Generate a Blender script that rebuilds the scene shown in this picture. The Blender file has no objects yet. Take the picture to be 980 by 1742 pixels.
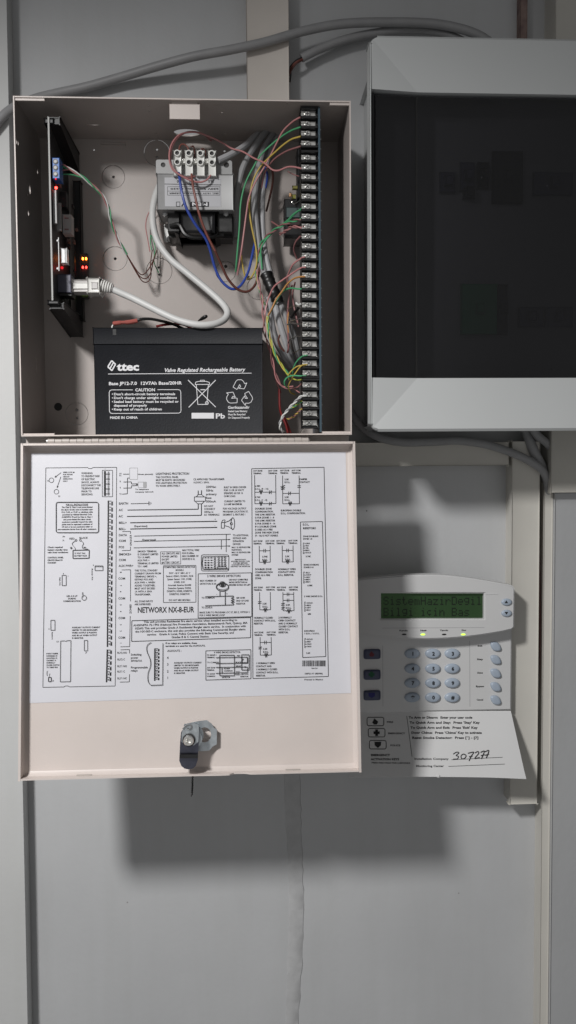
import bpy, bmesh, math, random
from mathutils import Vector, Matrix
from mathutils.geometry import tessellate_polygon
random.seed(7)
SC = bpy.context.scene
C = SC.collection
rad = math.radians

# ------------------------------------------------------------------ camera
def rotx(a): return Matrix.Rotation(a, 3, 'X')
def rotz(a): return Matrix.Rotation(a, 3, 'Z')
CO = Vector((.1921, -.8207, -.0281))
CM = rotz(-.0511) @ rotx(math.pi/2 - .0538) @ rotz(-.0074)
FPX = 1418.61
cam_data = bpy.data.cameras.new('camera')
cam = bpy.data.objects.new('camera', cam_data)
C.objects.link(cam)
cam.matrix_world = Matrix.Translation(CO) @ CM.to_4x4()
cam_data.sensor_fit = 'VERTICAL'
cam_data.sensor_height = 36
cam_data.lens = FPX/1742*36
cam_data.clip_start = .01
cam_data.clip_end = 50
SC.camera = cam

# ------------------------------------------------------------------ light
w = bpy.data.worlds.new('World'); SC.world = w; w.use_nodes = True
nt_ = w.node_tree; bg = nt_.nodes['Background']; bg.inputs[1].default_value = 1.0
# the dim room round the place: its far side is lighter than floor, ceiling and side walls
tc_ = nt_.nodes.new('ShaderNodeTexCoord'); dp_ = nt_.nodes.new('ShaderNodeVectorMath'); dp_.operation = 'DOT_PRODUCT'
dp_.inputs[1].default_value = Vector((-.12, -.93, -.30)).normalized()
rp_ = nt_.nodes.new('ShaderNodeValToRGB'); rp_.color_ramp.interpolation = 'EASE'
e_ = rp_.color_ramp.elements
e_[0].position = .22; e_[0].color = (.006, .006, .006, 1)
e_[1].position = .92; e_[1].color = (.27, .27, .27, 1)
nt_.links.new(tc_.outputs['Generated'], dp_.inputs[0])
nt_.links.new(dp_.outputs['Value'], rp_.inputs['Fac']); nt_.links.new(rp_.outputs['Color'], bg.inputs[0])
LAMP = Vector((-.335, -.93, .55)); AIM = Vector((.17, 0, -.80))
ld = bpy.data.lights.new('lamp', 'SPOT')
ld.energy = 62; ld.color = (1.0, .99, .98); ld.shadow_soft_size = .070
ld.spot_size = rad(98); ld.spot_blend = 1.0
lamp = bpy.data.objects.new('lamp', ld); C.objects.link(lamp)
lamp.location = LAMP
lamp.rotation_euler = (AIM-LAMP).to_track_quat('-Z', 'Y').to_euler()
SC.view_settings.view_transform = 'Standard'
SC.view_settings.look = 'None'
SC.view_settings.exposure = 0
SC.view_settings.gamma = 1
SC.view_settings.use_curve_mapping = False

# ------------------------------------------------------------------ geometry helpers
def ray(px, py):
    return CM @ Vector(((px-490)/FPX, -(py-871)/FPX, -1))
def U(px, py, d):
    """point of the place at distance d in front of the cabinet's back"""
    v = ray(px, py); t = (-d-CO.y)/v.y
    return CO + v*t
class Surf:
    def __init__(s, o, n): s.o = Vector(o); s.n = Vector(n).normalized()
    def __call__(s, px, py, e=0):
        v = ray(px, py); return CO + v*((s.o+s.n*e-CO).dot(s.n)/v.dot(s.n))
ORG = {}
def org(o):
    return ORG.get(o.name, Vector((0, 0, 0))) if o else Vector((0, 0, 0))
def finish(name, me, mat, parent=None, smooth=True, ang=35):
    if mat: me.materials.append(mat)
    o = bpy.data.objects.new(name, me); C.objects.link(o)
    if parent:
        o.parent = parent
        me.transform(Matrix.Translation(-org(parent)))
    ORG[o.name] = org(parent).copy()
    if smooth:
        me.shade_smooth(); me.set_sharp_from_angle(angle=rad(ang))
    return o
def obj(name, bm, mat, parent=None, smooth=True, ang=35):
    me = bpy.data.meshes.new(name)
    bmesh.ops.recalc_face_normals(bm, faces=bm.faces)
    bm.to_mesh(me); bm.free()
    return finish(name, me, mat, parent, smooth, ang)
def tag(o, label=None, cat=None, group=None, kind=None):
    if label: o['label'] = label
    if cat: o['category'] = cat
    if group: o['group'] = group
    if kind: o['kind'] = kind
    return o
def thing(name, loc, label, cat, group=None):
    o = bpy.data.objects.new(name, None); C.objects.link(o); o.location = loc
    o.empty_display_size = .01
    ORG[o.name] = Vector(loc)
    return tag(o, label, cat, group)
def inst(name, src, parent, off):
    """another object sharing src's mesh, shifted by off in world space"""
    o = src.copy(); o.name = name; C.objects.link(o); o.parent = parent
    o.location = Vector(off); ORG[o.name] = org(parent).copy()+Vector(off)
    return o
def B(): return bmesh.new()
def box(bm, x0, x1, d0, d1, z0, z1, r=0, seg=1, M=None):
    """box between x0..x1, distances d0..d1 from the cabinet back, z0..z1"""
    res = bmesh.ops.create_cube(bm, size=1)
    vs = res['verts']
    for v in vs:
        v.co = Vector((x0+(v.co.x+.5)*(x1-x0), -(d0+(v.co.y+.5)*(d1-d0)), z0+(v.co.z+.5)*(z1-z0)))
    if r > 0:
        es = list({e for v in vs for e in v.link_edges})
        rr = bmesh.ops.bevel(bm, geom=es, offset=r, segments=seg, affect='EDGES', profile=.5)
        vs = list({v for f in rr['faces'] for v in f.verts} | {v for v in vs if v.is_valid})
    if M is not None:
        bmesh.ops.transform(bm, matrix=M, verts=vs)
    return vs
def cyl(bm, c, axis, r, h, seg=16, r2=None):
    """cylinder from c along axis, length h"""
    q = Vector(axis).normalized().to_track_quat('Z', 'Y')
    m = Matrix.Translation(Vector(c)+Vector(axis).normalized()*h/2) @ q.to_matrix().to_4x4()
    return bmesh.ops.create_cone(bm, cap_ends=True, segments=seg, radius1=r, radius2=r if r2 is None else r2, depth=h, matrix=m)['verts']
def plate(bm, outer, holes, fn, t):
    """sheet from 2D loops with real holes; fn(a, b, h) -> point, h from 0 to t"""
    loops = [outer]+holes
    tris = tessellate_polygon([[Vector((p[0], p[1], 0)) for p in l] for l in loops])
    flat = [p for l in loops for p in l]
    top = [bm.verts.new(fn(p[0], p[1], t)) for p in flat]
    bot = [bm.verts.new(fn(p[0], p[1], 0)) for p in flat]
    for a in tris:
        try:
            bm.faces.new([top[i] for i in a]); bm.faces.new([bot[i] for i in reversed(a)])
        except ValueError: pass
    k = 0
    for l in loops:
        n = len(l)
        for i in range(n):
            j = (i+1) % n
            try: bm.faces.new([top[k+i], top[k+j], bot[k+j], bot[k+i]])
            except ValueError: pass
        k += n
def circ(cx, cy, rx, ry=None, n=14, a0=0):
    ry = rx if ry is None else ry
    return [(cx+rx*math.cos(a0+2*math.pi*i/n), cy+ry*math.sin(a0+2*math.pi*i/n)) for i in range(n)]
def rrect(x0, z0, x1, z1, r, n=4):
    pts = []
    for cx, cz, a in ((x1-r, z1-r, 0), (x0+r, z1-r, 90), (x0+r, z0+r, 180), (x1-r, z0+r, 270)):
        for i in range(n+1):
            t = rad(a+90*i/n); pts.append((cx+r*math.cos(t), cz+r*math.sin(t)))
    return pts
def spline(pts, sub=6):
    pts = [Vector(p) for p in pts]
    if len(pts) < 3: return pts
    P = [pts[0]*2-pts[1]]+pts+[pts[-1]*2-pts[-2]]
    out = []
    for i in range(1, len(P)-2):
        a, b, c, d = P[i-1:i+3]
        for k in range(sub):
            t = k/sub
            out.append(.5*((2*b)+(c-a)*t+(2*a-5*b+4*c-d)*t*t+(3*b-a-3*c+d)*t**3))
    out.append(P[-2]); return out
def frames(pts):
    n = len(pts); T = [(pts[min(i+1, n-1)]-pts[max(i-1, 0)]).normalized() for i in range(n)]
    u = T[0].cross(Vector((.3, 1, .2))).normalized(); F = []
    for i in range(n):
        u = (u-T[i]*u.dot(T[i])).normalized(); F.append((u, T[i].cross(u)))
    return F
def tube(bm, pts, r, seg=8, cap=True):
    F = frames(pts); rings = []
    for i, p in enumerate(pts):
        rr = r[i] if isinstance(r, (list, tuple)) else r
        rings.append([bm.verts.new(p+(F[i][0]*math.cos(2*math.pi*k/seg)+F[i][1]*math.sin(2*math.pi*k/seg))*rr) for k in range(seg)])
    for a, b in zip(rings, rings[1:]):
        for k in range(seg):
            bm.faces.new([a[k], a[(k+1) % seg], b[(k+1) % seg], b[k]])
    if cap:
        bm.faces.new(rings[0][::-1]); bm.faces.new(rings[-1])
def ppath(pts, sub=6):
    return spline([U(*p) for p in pts], sub)

# ------------------------------------------------------------------ materials
def mat(name, col, rough=.5, metal=0, noise=0, nscale=60, bump=0, bscale=400, spec=.5, emit=None, es=0, col2=None, coat=0):
    m = bpy.data.materials.new(name); m.use_nodes = True
    nt = m.node_tree; b = nt.nodes['Principled BSDF']
    b.inputs['Base Color'].default_value = (*col, 1)
    b.inputs['Roughness'].default_value = rough
    b.inputs['Metallic'].default_value = metal
    b.inputs['Specular IOR Level'].default_value = spec
    b.inputs['Coat Weight'].default_value = coat
    if emit:
        b.inputs['Emission Color'].default_value = (*emit, 1); b.inputs['Emission Strength'].default_value = es
    tc = nt.nodes.new('ShaderNodeTexCoord')
    if noise or col2:
        n = nt.nodes.new('ShaderNodeTexNoise'); n.inputs['Scale'].default_value = nscale
        n.inputs['Detail'].default_value = 6; n.inputs['Roughness'].default_value = .6
        nt.links.new(tc.outputs['Object'], n.inputs['Vector'])
        r = nt.nodes.new('ShaderNodeValToRGB')
        c2 = col2 or tuple(c*(1-noise) for c in col); c1 = tuple(min(1, c*(1+noise*.5)) for c in col)
        r.color_ramp.elements[0].position = .3; r.color_ramp.elements[1].position = .7
        r.color_ramp.elements[0].color = (*c2, 1); r.color_ramp.elements[1].color = (*c1, 1)
        nt.links.new(n.outputs['Fac'], r.inputs['Fac']); nt.links.new(r.outputs['Color'], b.inputs['Base Color'])
        # gloss varies with wear
        mr = nt.nodes.new('ShaderNodeMapRange'); mr.inputs['To Min'].default_value = max(.02, rough-.08); mr.inputs['To Max'].default_value = min(1, rough+.08)
        nt.links.new(n.outputs['Fac'], mr.inputs['Value']); nt.links.new(mr.outputs['Result'], b.inputs['Roughness'])
    if bump:
        n2 = nt.nodes.new('ShaderNodeTexNoise'); n2.inputs['Scale'].default_value = bscale; n2.inputs['Detail'].default_value = 4
        nt.links.new(tc.outputs['Object'], n2.inputs['Vector'])
        bp = nt.nodes.new('ShaderNodeBump'); bp.inputs['Strength'].default_value = bump; bp.inputs['Distance'].default_value = .0004
        nt.links.new(n2.outputs['Fac'], bp.inputs['Height']); nt.links.new(bp.outputs['Normal'], b.inputs['Normal'])
    return m
def wall_mat(name, col):
    """painted sheet: slight mottling, a few scuffs and specks"""
    m = mat(name, col, .55, noise=.07, nscale=5, bump=.35, bscale=190)
    nt = m.node_tree; b = nt.nodes['Principled BSDF']
    src = b.inputs['Base Color'].links[0].from_socket
    tc = [n for n in nt.nodes if n.type == 'TEX_COORD'][0]
    v = nt.nodes.new('ShaderNodeTexVoronoi'); v.inputs['Scale'].default_value = 17; v.inputs['Randomness'].default_value = 1
    nt.links.new(tc.outputs['Object'], v.inputs['Vector'])
    r = nt.nodes.new('ShaderNodeValToRGB'); r.color_ramp.elements[0].position = .008; r.color_ramp.elements[1].position = .018
    r.color_ramp.elements[0].color = (.45, .42, .4, 1); r.color_ramp.elements[1].color = (1, 1, 1, 1)
    nt.links.new(v.outputs['Distance'], r.inputs['Fac'])
    mp = nt.nodes.new('ShaderNodeMapping'); mp.inputs['Scale'].default_value = (30, 30, 2.5)
    nt.links.new(tc.outputs['Object'], mp.inputs['Vector'])
    n = nt.nodes.new('ShaderNodeTexNoise'); n.inputs['Scale'].default_value = 2.0; n.inputs['Detail'].default_value = 8
    nt.links.new(mp.outputs['Vector'], n.inputs['Vector'])
    r2 = nt.nodes.new('ShaderNodeValToRGB'); r2.color_ramp.elements[0].position = .32; r2.color_ramp.elements[1].position = .55
    r2.color_ramp.elements[0].color = (.975, .975, .97, 1); r2.color_ramp.elements[1].color = (1, 1, 1, 1)
    nt.links.new(n.outputs['Fac'], r2.inputs['Fac'])
    for s in (r, r2):
        mx = nt.nodes.new('ShaderNodeMix'); mx.data_type = 'RGBA'; mx.blend_type = 'MULTIPLY'; mx.inputs[0].default_value = 1
        nt.links.new(src, mx.inputs[6]); nt.links.new(s.outputs['Color'], mx.inputs[7]); src = mx.outputs[2]
    nt.links.new(src, b.inputs['Base Color'])
    return m
M = dict(
    wall=wall_mat('wall_paint', (.515, .522, .530)),
    trim=wall_mat('trim_paint', (.575, .58, .575)),
    seal=mat('sealant', (.465, .468, .472), .6, noise=.10, nscale=90, bump=.8, bscale=160),
    duct=mat('duct_pvc', (.60, .58, .53), .45, noise=.05, nscale=14, bump=.1),
    ductw=mat('duct_pvc_cream', (.66, .61, .56), .45, noise=.05, nscale=14, bump=.1),
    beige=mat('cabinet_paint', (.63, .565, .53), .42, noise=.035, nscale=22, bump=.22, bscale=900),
    body=mat('cabinet_shaded_paint', (.43, .385, .36), .45, noise=.05, nscale=22, bump=.22, bscale=900),  # darker copy of the cabinet paint, interior shade put into its colour
    hinge=mat('hinge_paint', (.46, .42, .39), .42, noise=.1, nscale=60),
    paper=mat('label_paper', (.635, .635, .675), .5, noise=.035, nscale=12, bump=1.0, bscale=22),
    ink=mat('print_ink', (.012, .012, .014), .6),
    greyink=mat('print_grey', (.35, .35, .36), .6),
    black=mat('black_plastic', (.012, .012, .013), .42, noise=.3, nscale=80),
    battery=mat('battery_case', (.0075, .0085, .012), .5, spec=.25, noise=.25, nscale=40, bump=.35, bscale=700),
    film=mat('silver_film', (.46, .46, .48), .4, noise=.03, nscale=30),
    white_ink=mat('white_ink', (.72, .72, .74), .5),
    steel=mat('steel', (.60, .60, .60), .28, 1, noise=.2, nscale=90),
    foot=mat('foot_plate', (.62, .62, .61), .45, .5, noise=.25, nscale=140),
    zinc=mat('zinc', (.66, .71, .74), .34, .9, noise=.25, nscale=120),
    darkzinc=mat('zinc_dark', (.16, .165, .21), .34, 1, noise=.2, nscale=120),
    screw=mat('screw_steel', (.88, .87, .84), .36, 1, noise=.25, nscale=300),
    trafo=mat('transformer_steel', (.34, .34, .34), .5, .25, noise=.1, nscale=60),
    core=mat('laminated_core', (.035, .034, .034), .35, noise=.5, nscale=150),
    pcb=mat('circuit_board', (.008, .020, .045), .35, noise=.3, nscale=100),
    pcbedge=mat('board_edge', (.05, .085, .11), .45),
    pcbl=mat('module_board', (.030, .032, .034), .4, noise=.3, nscale=90),
    pcbedge2=mat('module_edge', (.35, .35, .34), .5),
    nylon=mat('white_nylon', (.72, .72, .69), .38),
    relay=mat('relay_case', (.55, .53, .52), .4),
    jack=mat('jack_plastic', (.10, .10, .14), .42, noise=.1, nscale=120),
    blue_t=mat('blue_terminal', (.03, .13, .42), .4),
    redplastic=mat('red_insulation', (.34, .09, .075), .3),
    grey_cable=mat('grey_cable', (.40, .40, .41), .5, noise=.06, nscale=60),
    dark_cable=mat('dark_grey_cable', (.30, .30, .305), .5, noise=.08, nscale=60),
    white_cable=mat('white_cable', (.60, .60, .59), .45, noise=.06, nscale=50),
    boot=mat('plug_boot', (.74, .73, .70), .42),
    tape=mat('black_tape', (.008, .008, .008), .38, bump=.4, bscale=90),
    pink=mat('pink_wire', (.46, .20, .20), .45), mauve=mat('mauve_wire', (.27, .12, .12), .45),
    green=mat('green_wire', (.07, .33, .15), .45), yellow=mat('yellow_wire', (.52, .38, .08), .45),
    orange=mat('orange_wire', (.48, .23, .07), .45), ygreen=mat('yellow_green_wire', (.42, .46, .07), .45),
    blue=mat('blue_wire', (.025, .06, .32), .4), brown=mat('brown_wire', (.10, .030, .022), .4),
    rbrown=mat('redbrown_wire', (.20, .065, .05), .4), white=mat('white_wire', (.66, .66, .64), .45), bwhite=mat('bright_white', (.88, .88, .88), .4),
    red=mat('red_wire', (.16, .012, .012), .4), blackw=mat('black_wire', (.01, .01, .01), .4),
    tinned=mat('tinned_wire', (.75, .73, .70), .25, 1),
    db=mat('board_plastic', (.545, .56, .56), .38, noise=.02, nscale=8, bump=.05),
    dbin=mat('board_inner_cover', (.24, .24, .25), .5), dbdark=mat('breaker_dark', (.008, .008, .01), .4),
    dbgreen=mat('breaker_green', (.012, .24, .09), .4), dbwhite=mat('breaker_white', (.06, .06, .11), .4),
    kp=mat('keypad_plastic', (.60, .60, .60), .42, noise=.02, nscale=20, bump=.08, bscale=900),
    kbtn=mat('keypad_button', (.36, .42, .50), .35), kdark=mat('panic_button', (.055, .065, .12), .4),
    flap=mat('flap_plastic', (.66, .66, .66), .45, noise=.02, nscale=20),
    lcd=mat('lcd', (.012, .035, .010), .45, emit=(.045, .13, .03), es=.10), lcdink=mat('lcd_segments', (.002, .006, .002), .5),
    redink=mat('red_ink', (.13, .01, .02), .6), greenink=mat('green_ink', (.0, .08, .03), .6), blueink=mat('blue_ink', (.01, .01, .13), .6),
    led_g=mat('led_green', (.3, .5, .05), .3, emit=(.55, 1.0, .08), es=1.6),
    led_r=mat('led_red', (.5, .02, .02), .3, emit=(1.0, .04, .03), es=9),
    led_rd=mat('led_red_dim', (.5, .02, .03), .3, emit=(1.0, .02, .03), es=.8),
    led_o=mat('led_amber', (.5, .1, .02), .3, emit=(1.0, .22, .02), es=14),
    led_off=mat('led_off', (.02, .02, .02), .3),
    rust=mat('rusty_paint', (.30, .22, .19), .7, col2=(.10, .055, .06), nscale=60),
)
# smoked cover: tinted see-through sheet with a glossy skin
def smoked():
    m = bpy.data.materials.new('smoked_cover'); m.use_nodes = True; nt = m.node_tree
    nt.nodes.clear(); o = nt.nodes.new('ShaderNodeOutputMaterial')
    t = nt.nodes.new('ShaderNodeBsdfTransparent'); t.inputs[0].default_value = (.56, .56, .575, 1)
    g = nt.nodes.new('ShaderNodeBsdfGlossy'); g.inputs['Roughness'].default_value = .07; g.inputs[0].default_value = (.8, .8, .8, 1)
    d = nt.nodes.new('ShaderNodeBsdfDiffuse'); d.inputs[0].default_value = (.05, .05, .056, 1)
    f = nt.nodes.new('ShaderNodeFresnel'); f.inputs[0].default_value = 1.45
    a = nt.nodes.new('ShaderNodeMixShader'); a.inputs[0].default_value = .10
    # dust specks and faint wipe marks on the skin
    tc = nt.nodes.new('ShaderNodeTexCoord'); vo = nt.nodes.new('ShaderNodeTexVoronoi'); vo.inputs['Scale'].default_value = 42
    rr = nt.nodes.new('ShaderNodeValToRGB'); rr.color_ramp.elements[0].position = .022; rr.color_ramp.elements[0].color = (.75, .75, .75, 1)
    rr.color_ramp.elements[1].position = .034; rr.color_ramp.elements[1].color = (0, 0, 0, 1)
    nz = nt.nodes.new('ShaderNodeTexNoise'); nz.inputs['Scale'].default_value = 14; nz.inputs['Detail'].default_value = 7
    m2 = nt.nodes.new('ShaderNodeMapRange'); m2.inputs['From Min'].default_value = .35; m2.inputs['From Max'].default_value = .75; m2.inputs['To Min'].default_value = .03; m2.inputs['To Max'].default_value = .09
    ad = nt.nodes.new('ShaderNodeMath'); ad.operation = 'ADD'
    nt.links.new(tc.outputs['Object'], vo.inputs['Vector']); nt.links.new(vo.outputs['Distance'], rr.inputs['Fac'])
    nt.links.new(tc.outputs['Object'], nz.inputs['Vector']); nt.links.new(nz.outputs['Fac'], m2.inputs['Value'])
    nt.links.new(rr.outputs['Color'], ad.inputs[0]); nt.links.new(m2.outputs['Result'], ad.inputs[1]); nt.links.new(ad.outputs[0], a.inputs[0])
    b = nt.nodes.new('ShaderNodeMixShader')
    nt.links.new(t.outputs[0], a.inputs[1]); nt.links.new(d.outputs[0], a.inputs[2])
    nt.links.new(f.outputs[0], b.inputs[0]); nt.links.new(a.outputs[0], b.inputs[1]); nt.links.new(g.outputs[0], b.inputs[2])
    nt.links.new(b.outputs[0], o.inputs[0]); return m
M['smoked'] = smoked()
M['gloss'] = mat('glossy_black', (.012, .012, .014), .12)

# ------------------------------------------------------------------ lettering
CH = sorted(set("ABCDEFGHIJKLMNOPQRSTUVWXYZabcdefghijklmnopqrstuvwxyz0123456789.,:;-+/()[]'*#=!_\"<>&"))
GLY = {}
def load_glyphs():
    tmp = []
    for bold, off in (0, .026), (1, .038):
        for ch in CH+['|']:
            for s in (ch, ch+'|'):
                cu = bpy.data.curves.new('t', 'FONT'); cu.body = s; cu.resolution_u = 2; cu.offset = off
                cu.fill_mode = 'FRONT'
                o = bpy.data.objects.new('t', cu); C.objects.link(o); tmp.append((bold, ch, s, o))
    dg = bpy.context.evaluated_depsgraph_get()
    ext = {}
    for bold, ch, s, o in tmp:
        me = bpy.data.meshes.new_from_object(o.evaluated_get(dg))
        vs = [(v.co.x, v.co.y) for v in me.vertices]
        ext[(bold, s)] = max(v[0] for v in vs)
        if s == ch: GLY[(bold, ch)] = [vs, [tuple(p.vertices) for p in me.polygons], 0]
        bpy.data.meshes.remove(me)
    for bold, ch, s, o in tmp:
        if s == ch: GLY[(bold, ch)][2] = ext[(bold, ch+'|')]-ext[(bold, '|')]
        cu = o.data; 
    for bold, ch, s, o in tmp:
        cu = o.data; bpy.data.objects.remove(o); bpy.data.curves.remove(cu)
    GLY[(0, ' ')] = [[], [], .30]; GLY[(1, ' ')] = [[], [], .31]
load_glyphs()
CAP = max(v[1] for v in GLY[(0, 'H')][0])
class Print:
    """ink laid on a real surface; coordinates are places on the photographed surface"""
    def __init__(s, surf, e=.00015): s.s = surf; s.e = e; s.v = []; s.f = []; s.lift = 0; s.k = 1.0
    def P(s, x, y): s.v.append(s.s(x, y, s.e+s.lift)); return len(s.v)-1
    def poly(s, pts): s.f.append([s.P(*p) for p in pts])
    def line(s, x0, y0, x1, y1, w=.8):
        w *= s.k
        dx, dy = x1-x0, y1-y0; L = math.hypot(dx, dy) or 1; nx, ny = -dy/L*w/2, dx/L*w/2
        s.lift += 2e-6
        s.poly([(x0+nx, y0+ny), (x0-nx, y0-ny), (x1-nx, y1-ny), (x1+nx, y1+ny)])
    def path(s, pts, w=.8, close=False):
        if close: pts = list(pts)+[pts[0]]
        for a, b in zip(pts, pts[1:]): s.line(*a, *b, w)
    def rect(s, x0, y0, x1, y1, w=.8, sk=0):
        s.path([(x0, y0), (x1, y0-sk), (x1, y1-sk), (x0, y1)], w, True)
    def fill(s, x0, y0, x1, y1): s.poly([(x0, y0), (x0, y1), (x1, y1), (x1, y0)])
    def circle(s, x, y, r, w=.7, ry=None): s.path(circ(x, y, r, ry, 14), w, True)
    def disc(s, x, y, r): s.poly(circ(x, y, r, None, 10))
    def text(s, t, x, y, h, width=None, al='L', bold=0, it=0, rot=0, slope=-.009):
        """y is the middle of the capitals"""
        adv = [GLY[(bold, c)][2] for c in t]; tot = sum(adv) or 1; k = h/CAP
        kx = k if width is None else width/tot
        W = tot*kx; x0 = {'L': 0, 'C': -W/2, 'R': -W}[al]
        ca, sa = math.cos(rot), math.sin(rot); cx = 0
        for c, a in zip(t, adv):
            vs, fs, _ = GLY[(bold, c)]; base = len(s.v)
            for gx, gy in vs:
                lx = x0+(cx+gx)*kx+it*(gy-CAP/2)*k; ly = -(gy-CAP/2)*k+slope*lx
                s.v.append(s.s(x+lx*ca-ly*sa, y+lx*sa+ly*ca, s.e))
            for f in fs: s.f.append([i+base for i in f])
            cx += a
    def lines(s, ts, x, y, step, h, width=None, al='L', bold=0, **k):
        """width is that of the longest line"""
        kx = None
        if width:
            kx = width/max(sum(GLY[(bold, c)][2] for c in t) for t in ts if t)
        for i, t in enumerate(ts):
            if t: s.text(t, x, y+i*step, h, None if kx is None else kx*sum(GLY[(bold, c)][2] for c in t), al, bold, **k)
    def done(s, name, m, parent):
        if not s.f: return None
        me = bpy.data.meshes.new(name); me.from_pydata([tuple(v) for v in s.v], [], s.f)
        s.v = []; s.f = []; s.lift = 0
        return finish(name, me, m, parent, smooth=False)

# ================================================================== the wall
WD = -.020          # the wall's face lies 20 mm behind the cabinet back
bm = B(); box(bm, -1.2, 1.6, WD-.05, WD, -1.4, 1.3)
tag(obj('wall', bm, M['wall']), kind='structure')
a = U(11, 0, .0); b_ = U(47, 1742, .0)
bm = B()
def tilt(z): return a.x+(b_.x-a.x)*(z-a.z)/(b_.z-a.z)
for z0, z1 in ((-1.38, 1.28),):
    vs = box(bm, 0, 1, WD, 0, z0, z1)
    for v in vs: v.co.x = (-.16 if v.co.x < .5 else tilt(v.co.z))
bmesh.ops.bevel(bm, geom=[e for e in bm.edges if abs(e.verts[0].co.z-e.verts[1].co.z) > 1], offset=.002, segments=2, affect='EDGES')
tag(obj('wall_left_strip', bm, M['trim']), kind='structure')
bm = B(); box(bm, -1.19, -.162, WD, -.004, -1.37, 1.27, .002)
tag(obj('wall_left_panel', bm, M['trim']), kind='structure')
# painted-over joint below the cabinet
bm = B(); zz = U(500, 1742, WD).z-.1; top = -.28; n = 60; rows = []
for i in range(n+1):
    z = zz+(top-zz)*i/n
    c0 = U(486, 1300, WD).x+.002*math.sin(z*23)+random.uniform(-.0004, .0004)
    c1 = U(514, 1300, WD).x-.0015*math.sin(z*17+1)+random.uniform(-.0008, .0008)-max(0, (-.50-z))*.05
    rows.append([bm.verts.new((c0, .0202, z)), bm.verts.new((c0+.0012, .0195-random.random()*.0003, z)), bm.verts.new(((c0+c1)/2, .0192-random.random()*.0004, z)), bm.verts.new((c1-.001, .0195-random.random()*.0003, z)), bm.verts.new((c1, .0202, z))])
for r0, r1 in zip(rows, rows[1:]):
    for k in range(4): bm.faces.new([r0[k], r0[k+1], r1[k+1], r1[k]])
tag(obj('wall_joint', bm, M['seal']), kind='structure')
# right-hand stepped wall panel
xr = U(941, 1100, .002).x
bm = B(); box(bm, xr, 1.5, WD, .002, -1.36, U(950, 838, .002).z-.0006, .0015, 2)
tag(obj('wall_right_panel', bm, M['wall']), kind='structure')
bm = B(); x0 = U(921, 1100, -.006).x
box(bm, x0, xr-.0005, WD, -.002, -1.34, U(925, 803, -.002).z, .001)
tag(obj('wall_corner_strip', bm, M['duct']), kind='structure')

# ================================================================== ducts on the wall
def duct(name, x0, x1, z0, z1, d1, m, label, seam='v'):
    t = thing(name, ((x0+x1)/2, .02, z0), label, 'cable duct')
    bm = B(); box(bm, x0+.0012, x1-.0012, WD, d1-.004, z0+.0004, z1-.0004)
    obj('duct_base', bm, m, t)
    bm = B(); box(bm, x0, x1, d1-.0055, d1, z0, z1, .0015, 2)
    obj('duct_lid', bm, m, t)
    return t
x0 = U(419, 60, -.001).x; x1 = U(491, 60, -.001).x
duct('cable_duct', x0, x1, .06, .95, -.001, M['ductw'], 'cream cable duct rising up the wall from behind the open metal cabinet')
za = U(700, 753, .0).z; zb = U(700, 793, .0).z
duct('cable_duct', .225, U(865, 790, .0).x, zb, za, .0, M['duct'], 'short horizontal cable duct beneath the grey distribution board')
xa = U(868.5, 1100, .002).x; xb = U(915, 1100, .002).x
duct('cable_duct', xa, xb, U(890, 1367, .002).z, U(890, 751, .002).z, .002, M['duct'], 'long vertical cable duct running down behind the keypad, cut off at its lower end')
x0 = U(937, 790, .012).x; z1 = U(950, 838, .012).z
duct('cable_duct', x0, x0+.09, z1, .60, .012, M['duct'], 'wide box duct at the right edge, coming out from under the distribution board')
# narrow rusty strip at the top right
bm = B(); xq = U(896, 20, -.004).x
pts = [(xq-.005, .02, .30), (xq+.004, .02, .30), (xq+.0035, .02, .8), (xq-.0075, .02, .8)]
box(bm, xq-.0045, xq+.0025, WD, -.010, .30, .80, .001)
tag(obj('conduit_strip', bm, M['rust']), 'narrow stained brown strip on the dark wall above the distribution board', 'trim strip')
# thin dark red cable in the gap on the right
bm = B(); tube(bm, ppath([(912, 785, -.005), (914.5, 820, -.008), (916, 900, -.008), (917.5, 1000, -.008), (919.5, 1120, -.008), (921, 1230, -.009), (922, 1400, -.010)]), .0012, 6)
tag(obj('thin_cable', bm, M['brown']), 'thin dark red cable running down the gap right of the vertical duct', 'cable')

# ================================================================== alarm cabinet
W_, H_, D_ = .2860, .2859, .089
TH = .0012
cab = thing('alarm_cabinet', (W_/2, 0, 0), 'open beige metal alarm cabinet with its door hanging down below', 'cabinet')
def zx(px, py, d): p = U(px, py, d); return (p.x, p.z)
holes = []
for px, py, r in ((193, 301, .0013), (196, 440, .0014), (267, 254, .0011), (267, 267, .0011), (270, 455, .0011), (271, 467, .0011), (382, 257, .0011), (384, 453, .0016), (99, 692, .0039), (131, 697.5, .0014), (131.5, 711, .0011), (160, 255, .0009)):
    x, z = zx(px, py, .001); holes.append(circ(x, z, r))
KO = []
for px, py, r in ((193, 301, .0105), (196, 440, .0112), (271, 461, .0120), (131, 704, .0105), (384, 462, .0095), (440, 490, .011), (267, 260, .012)):
    x, z = zx(px, py, .001)
    KO.append((x, z, r, [h for h in holes if (sum(p[0] for p in h)/14-x)**2+(sum(p[1] for p in h)/14-z)**2 < (r*.85)**2]))
free = [h for h in holes if not any(h in k[3] for k in KO)]
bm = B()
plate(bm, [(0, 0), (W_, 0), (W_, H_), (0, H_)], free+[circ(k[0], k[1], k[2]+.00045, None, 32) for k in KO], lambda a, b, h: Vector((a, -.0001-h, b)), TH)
back = obj('back_panel', bm, M['body'], cab)
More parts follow.
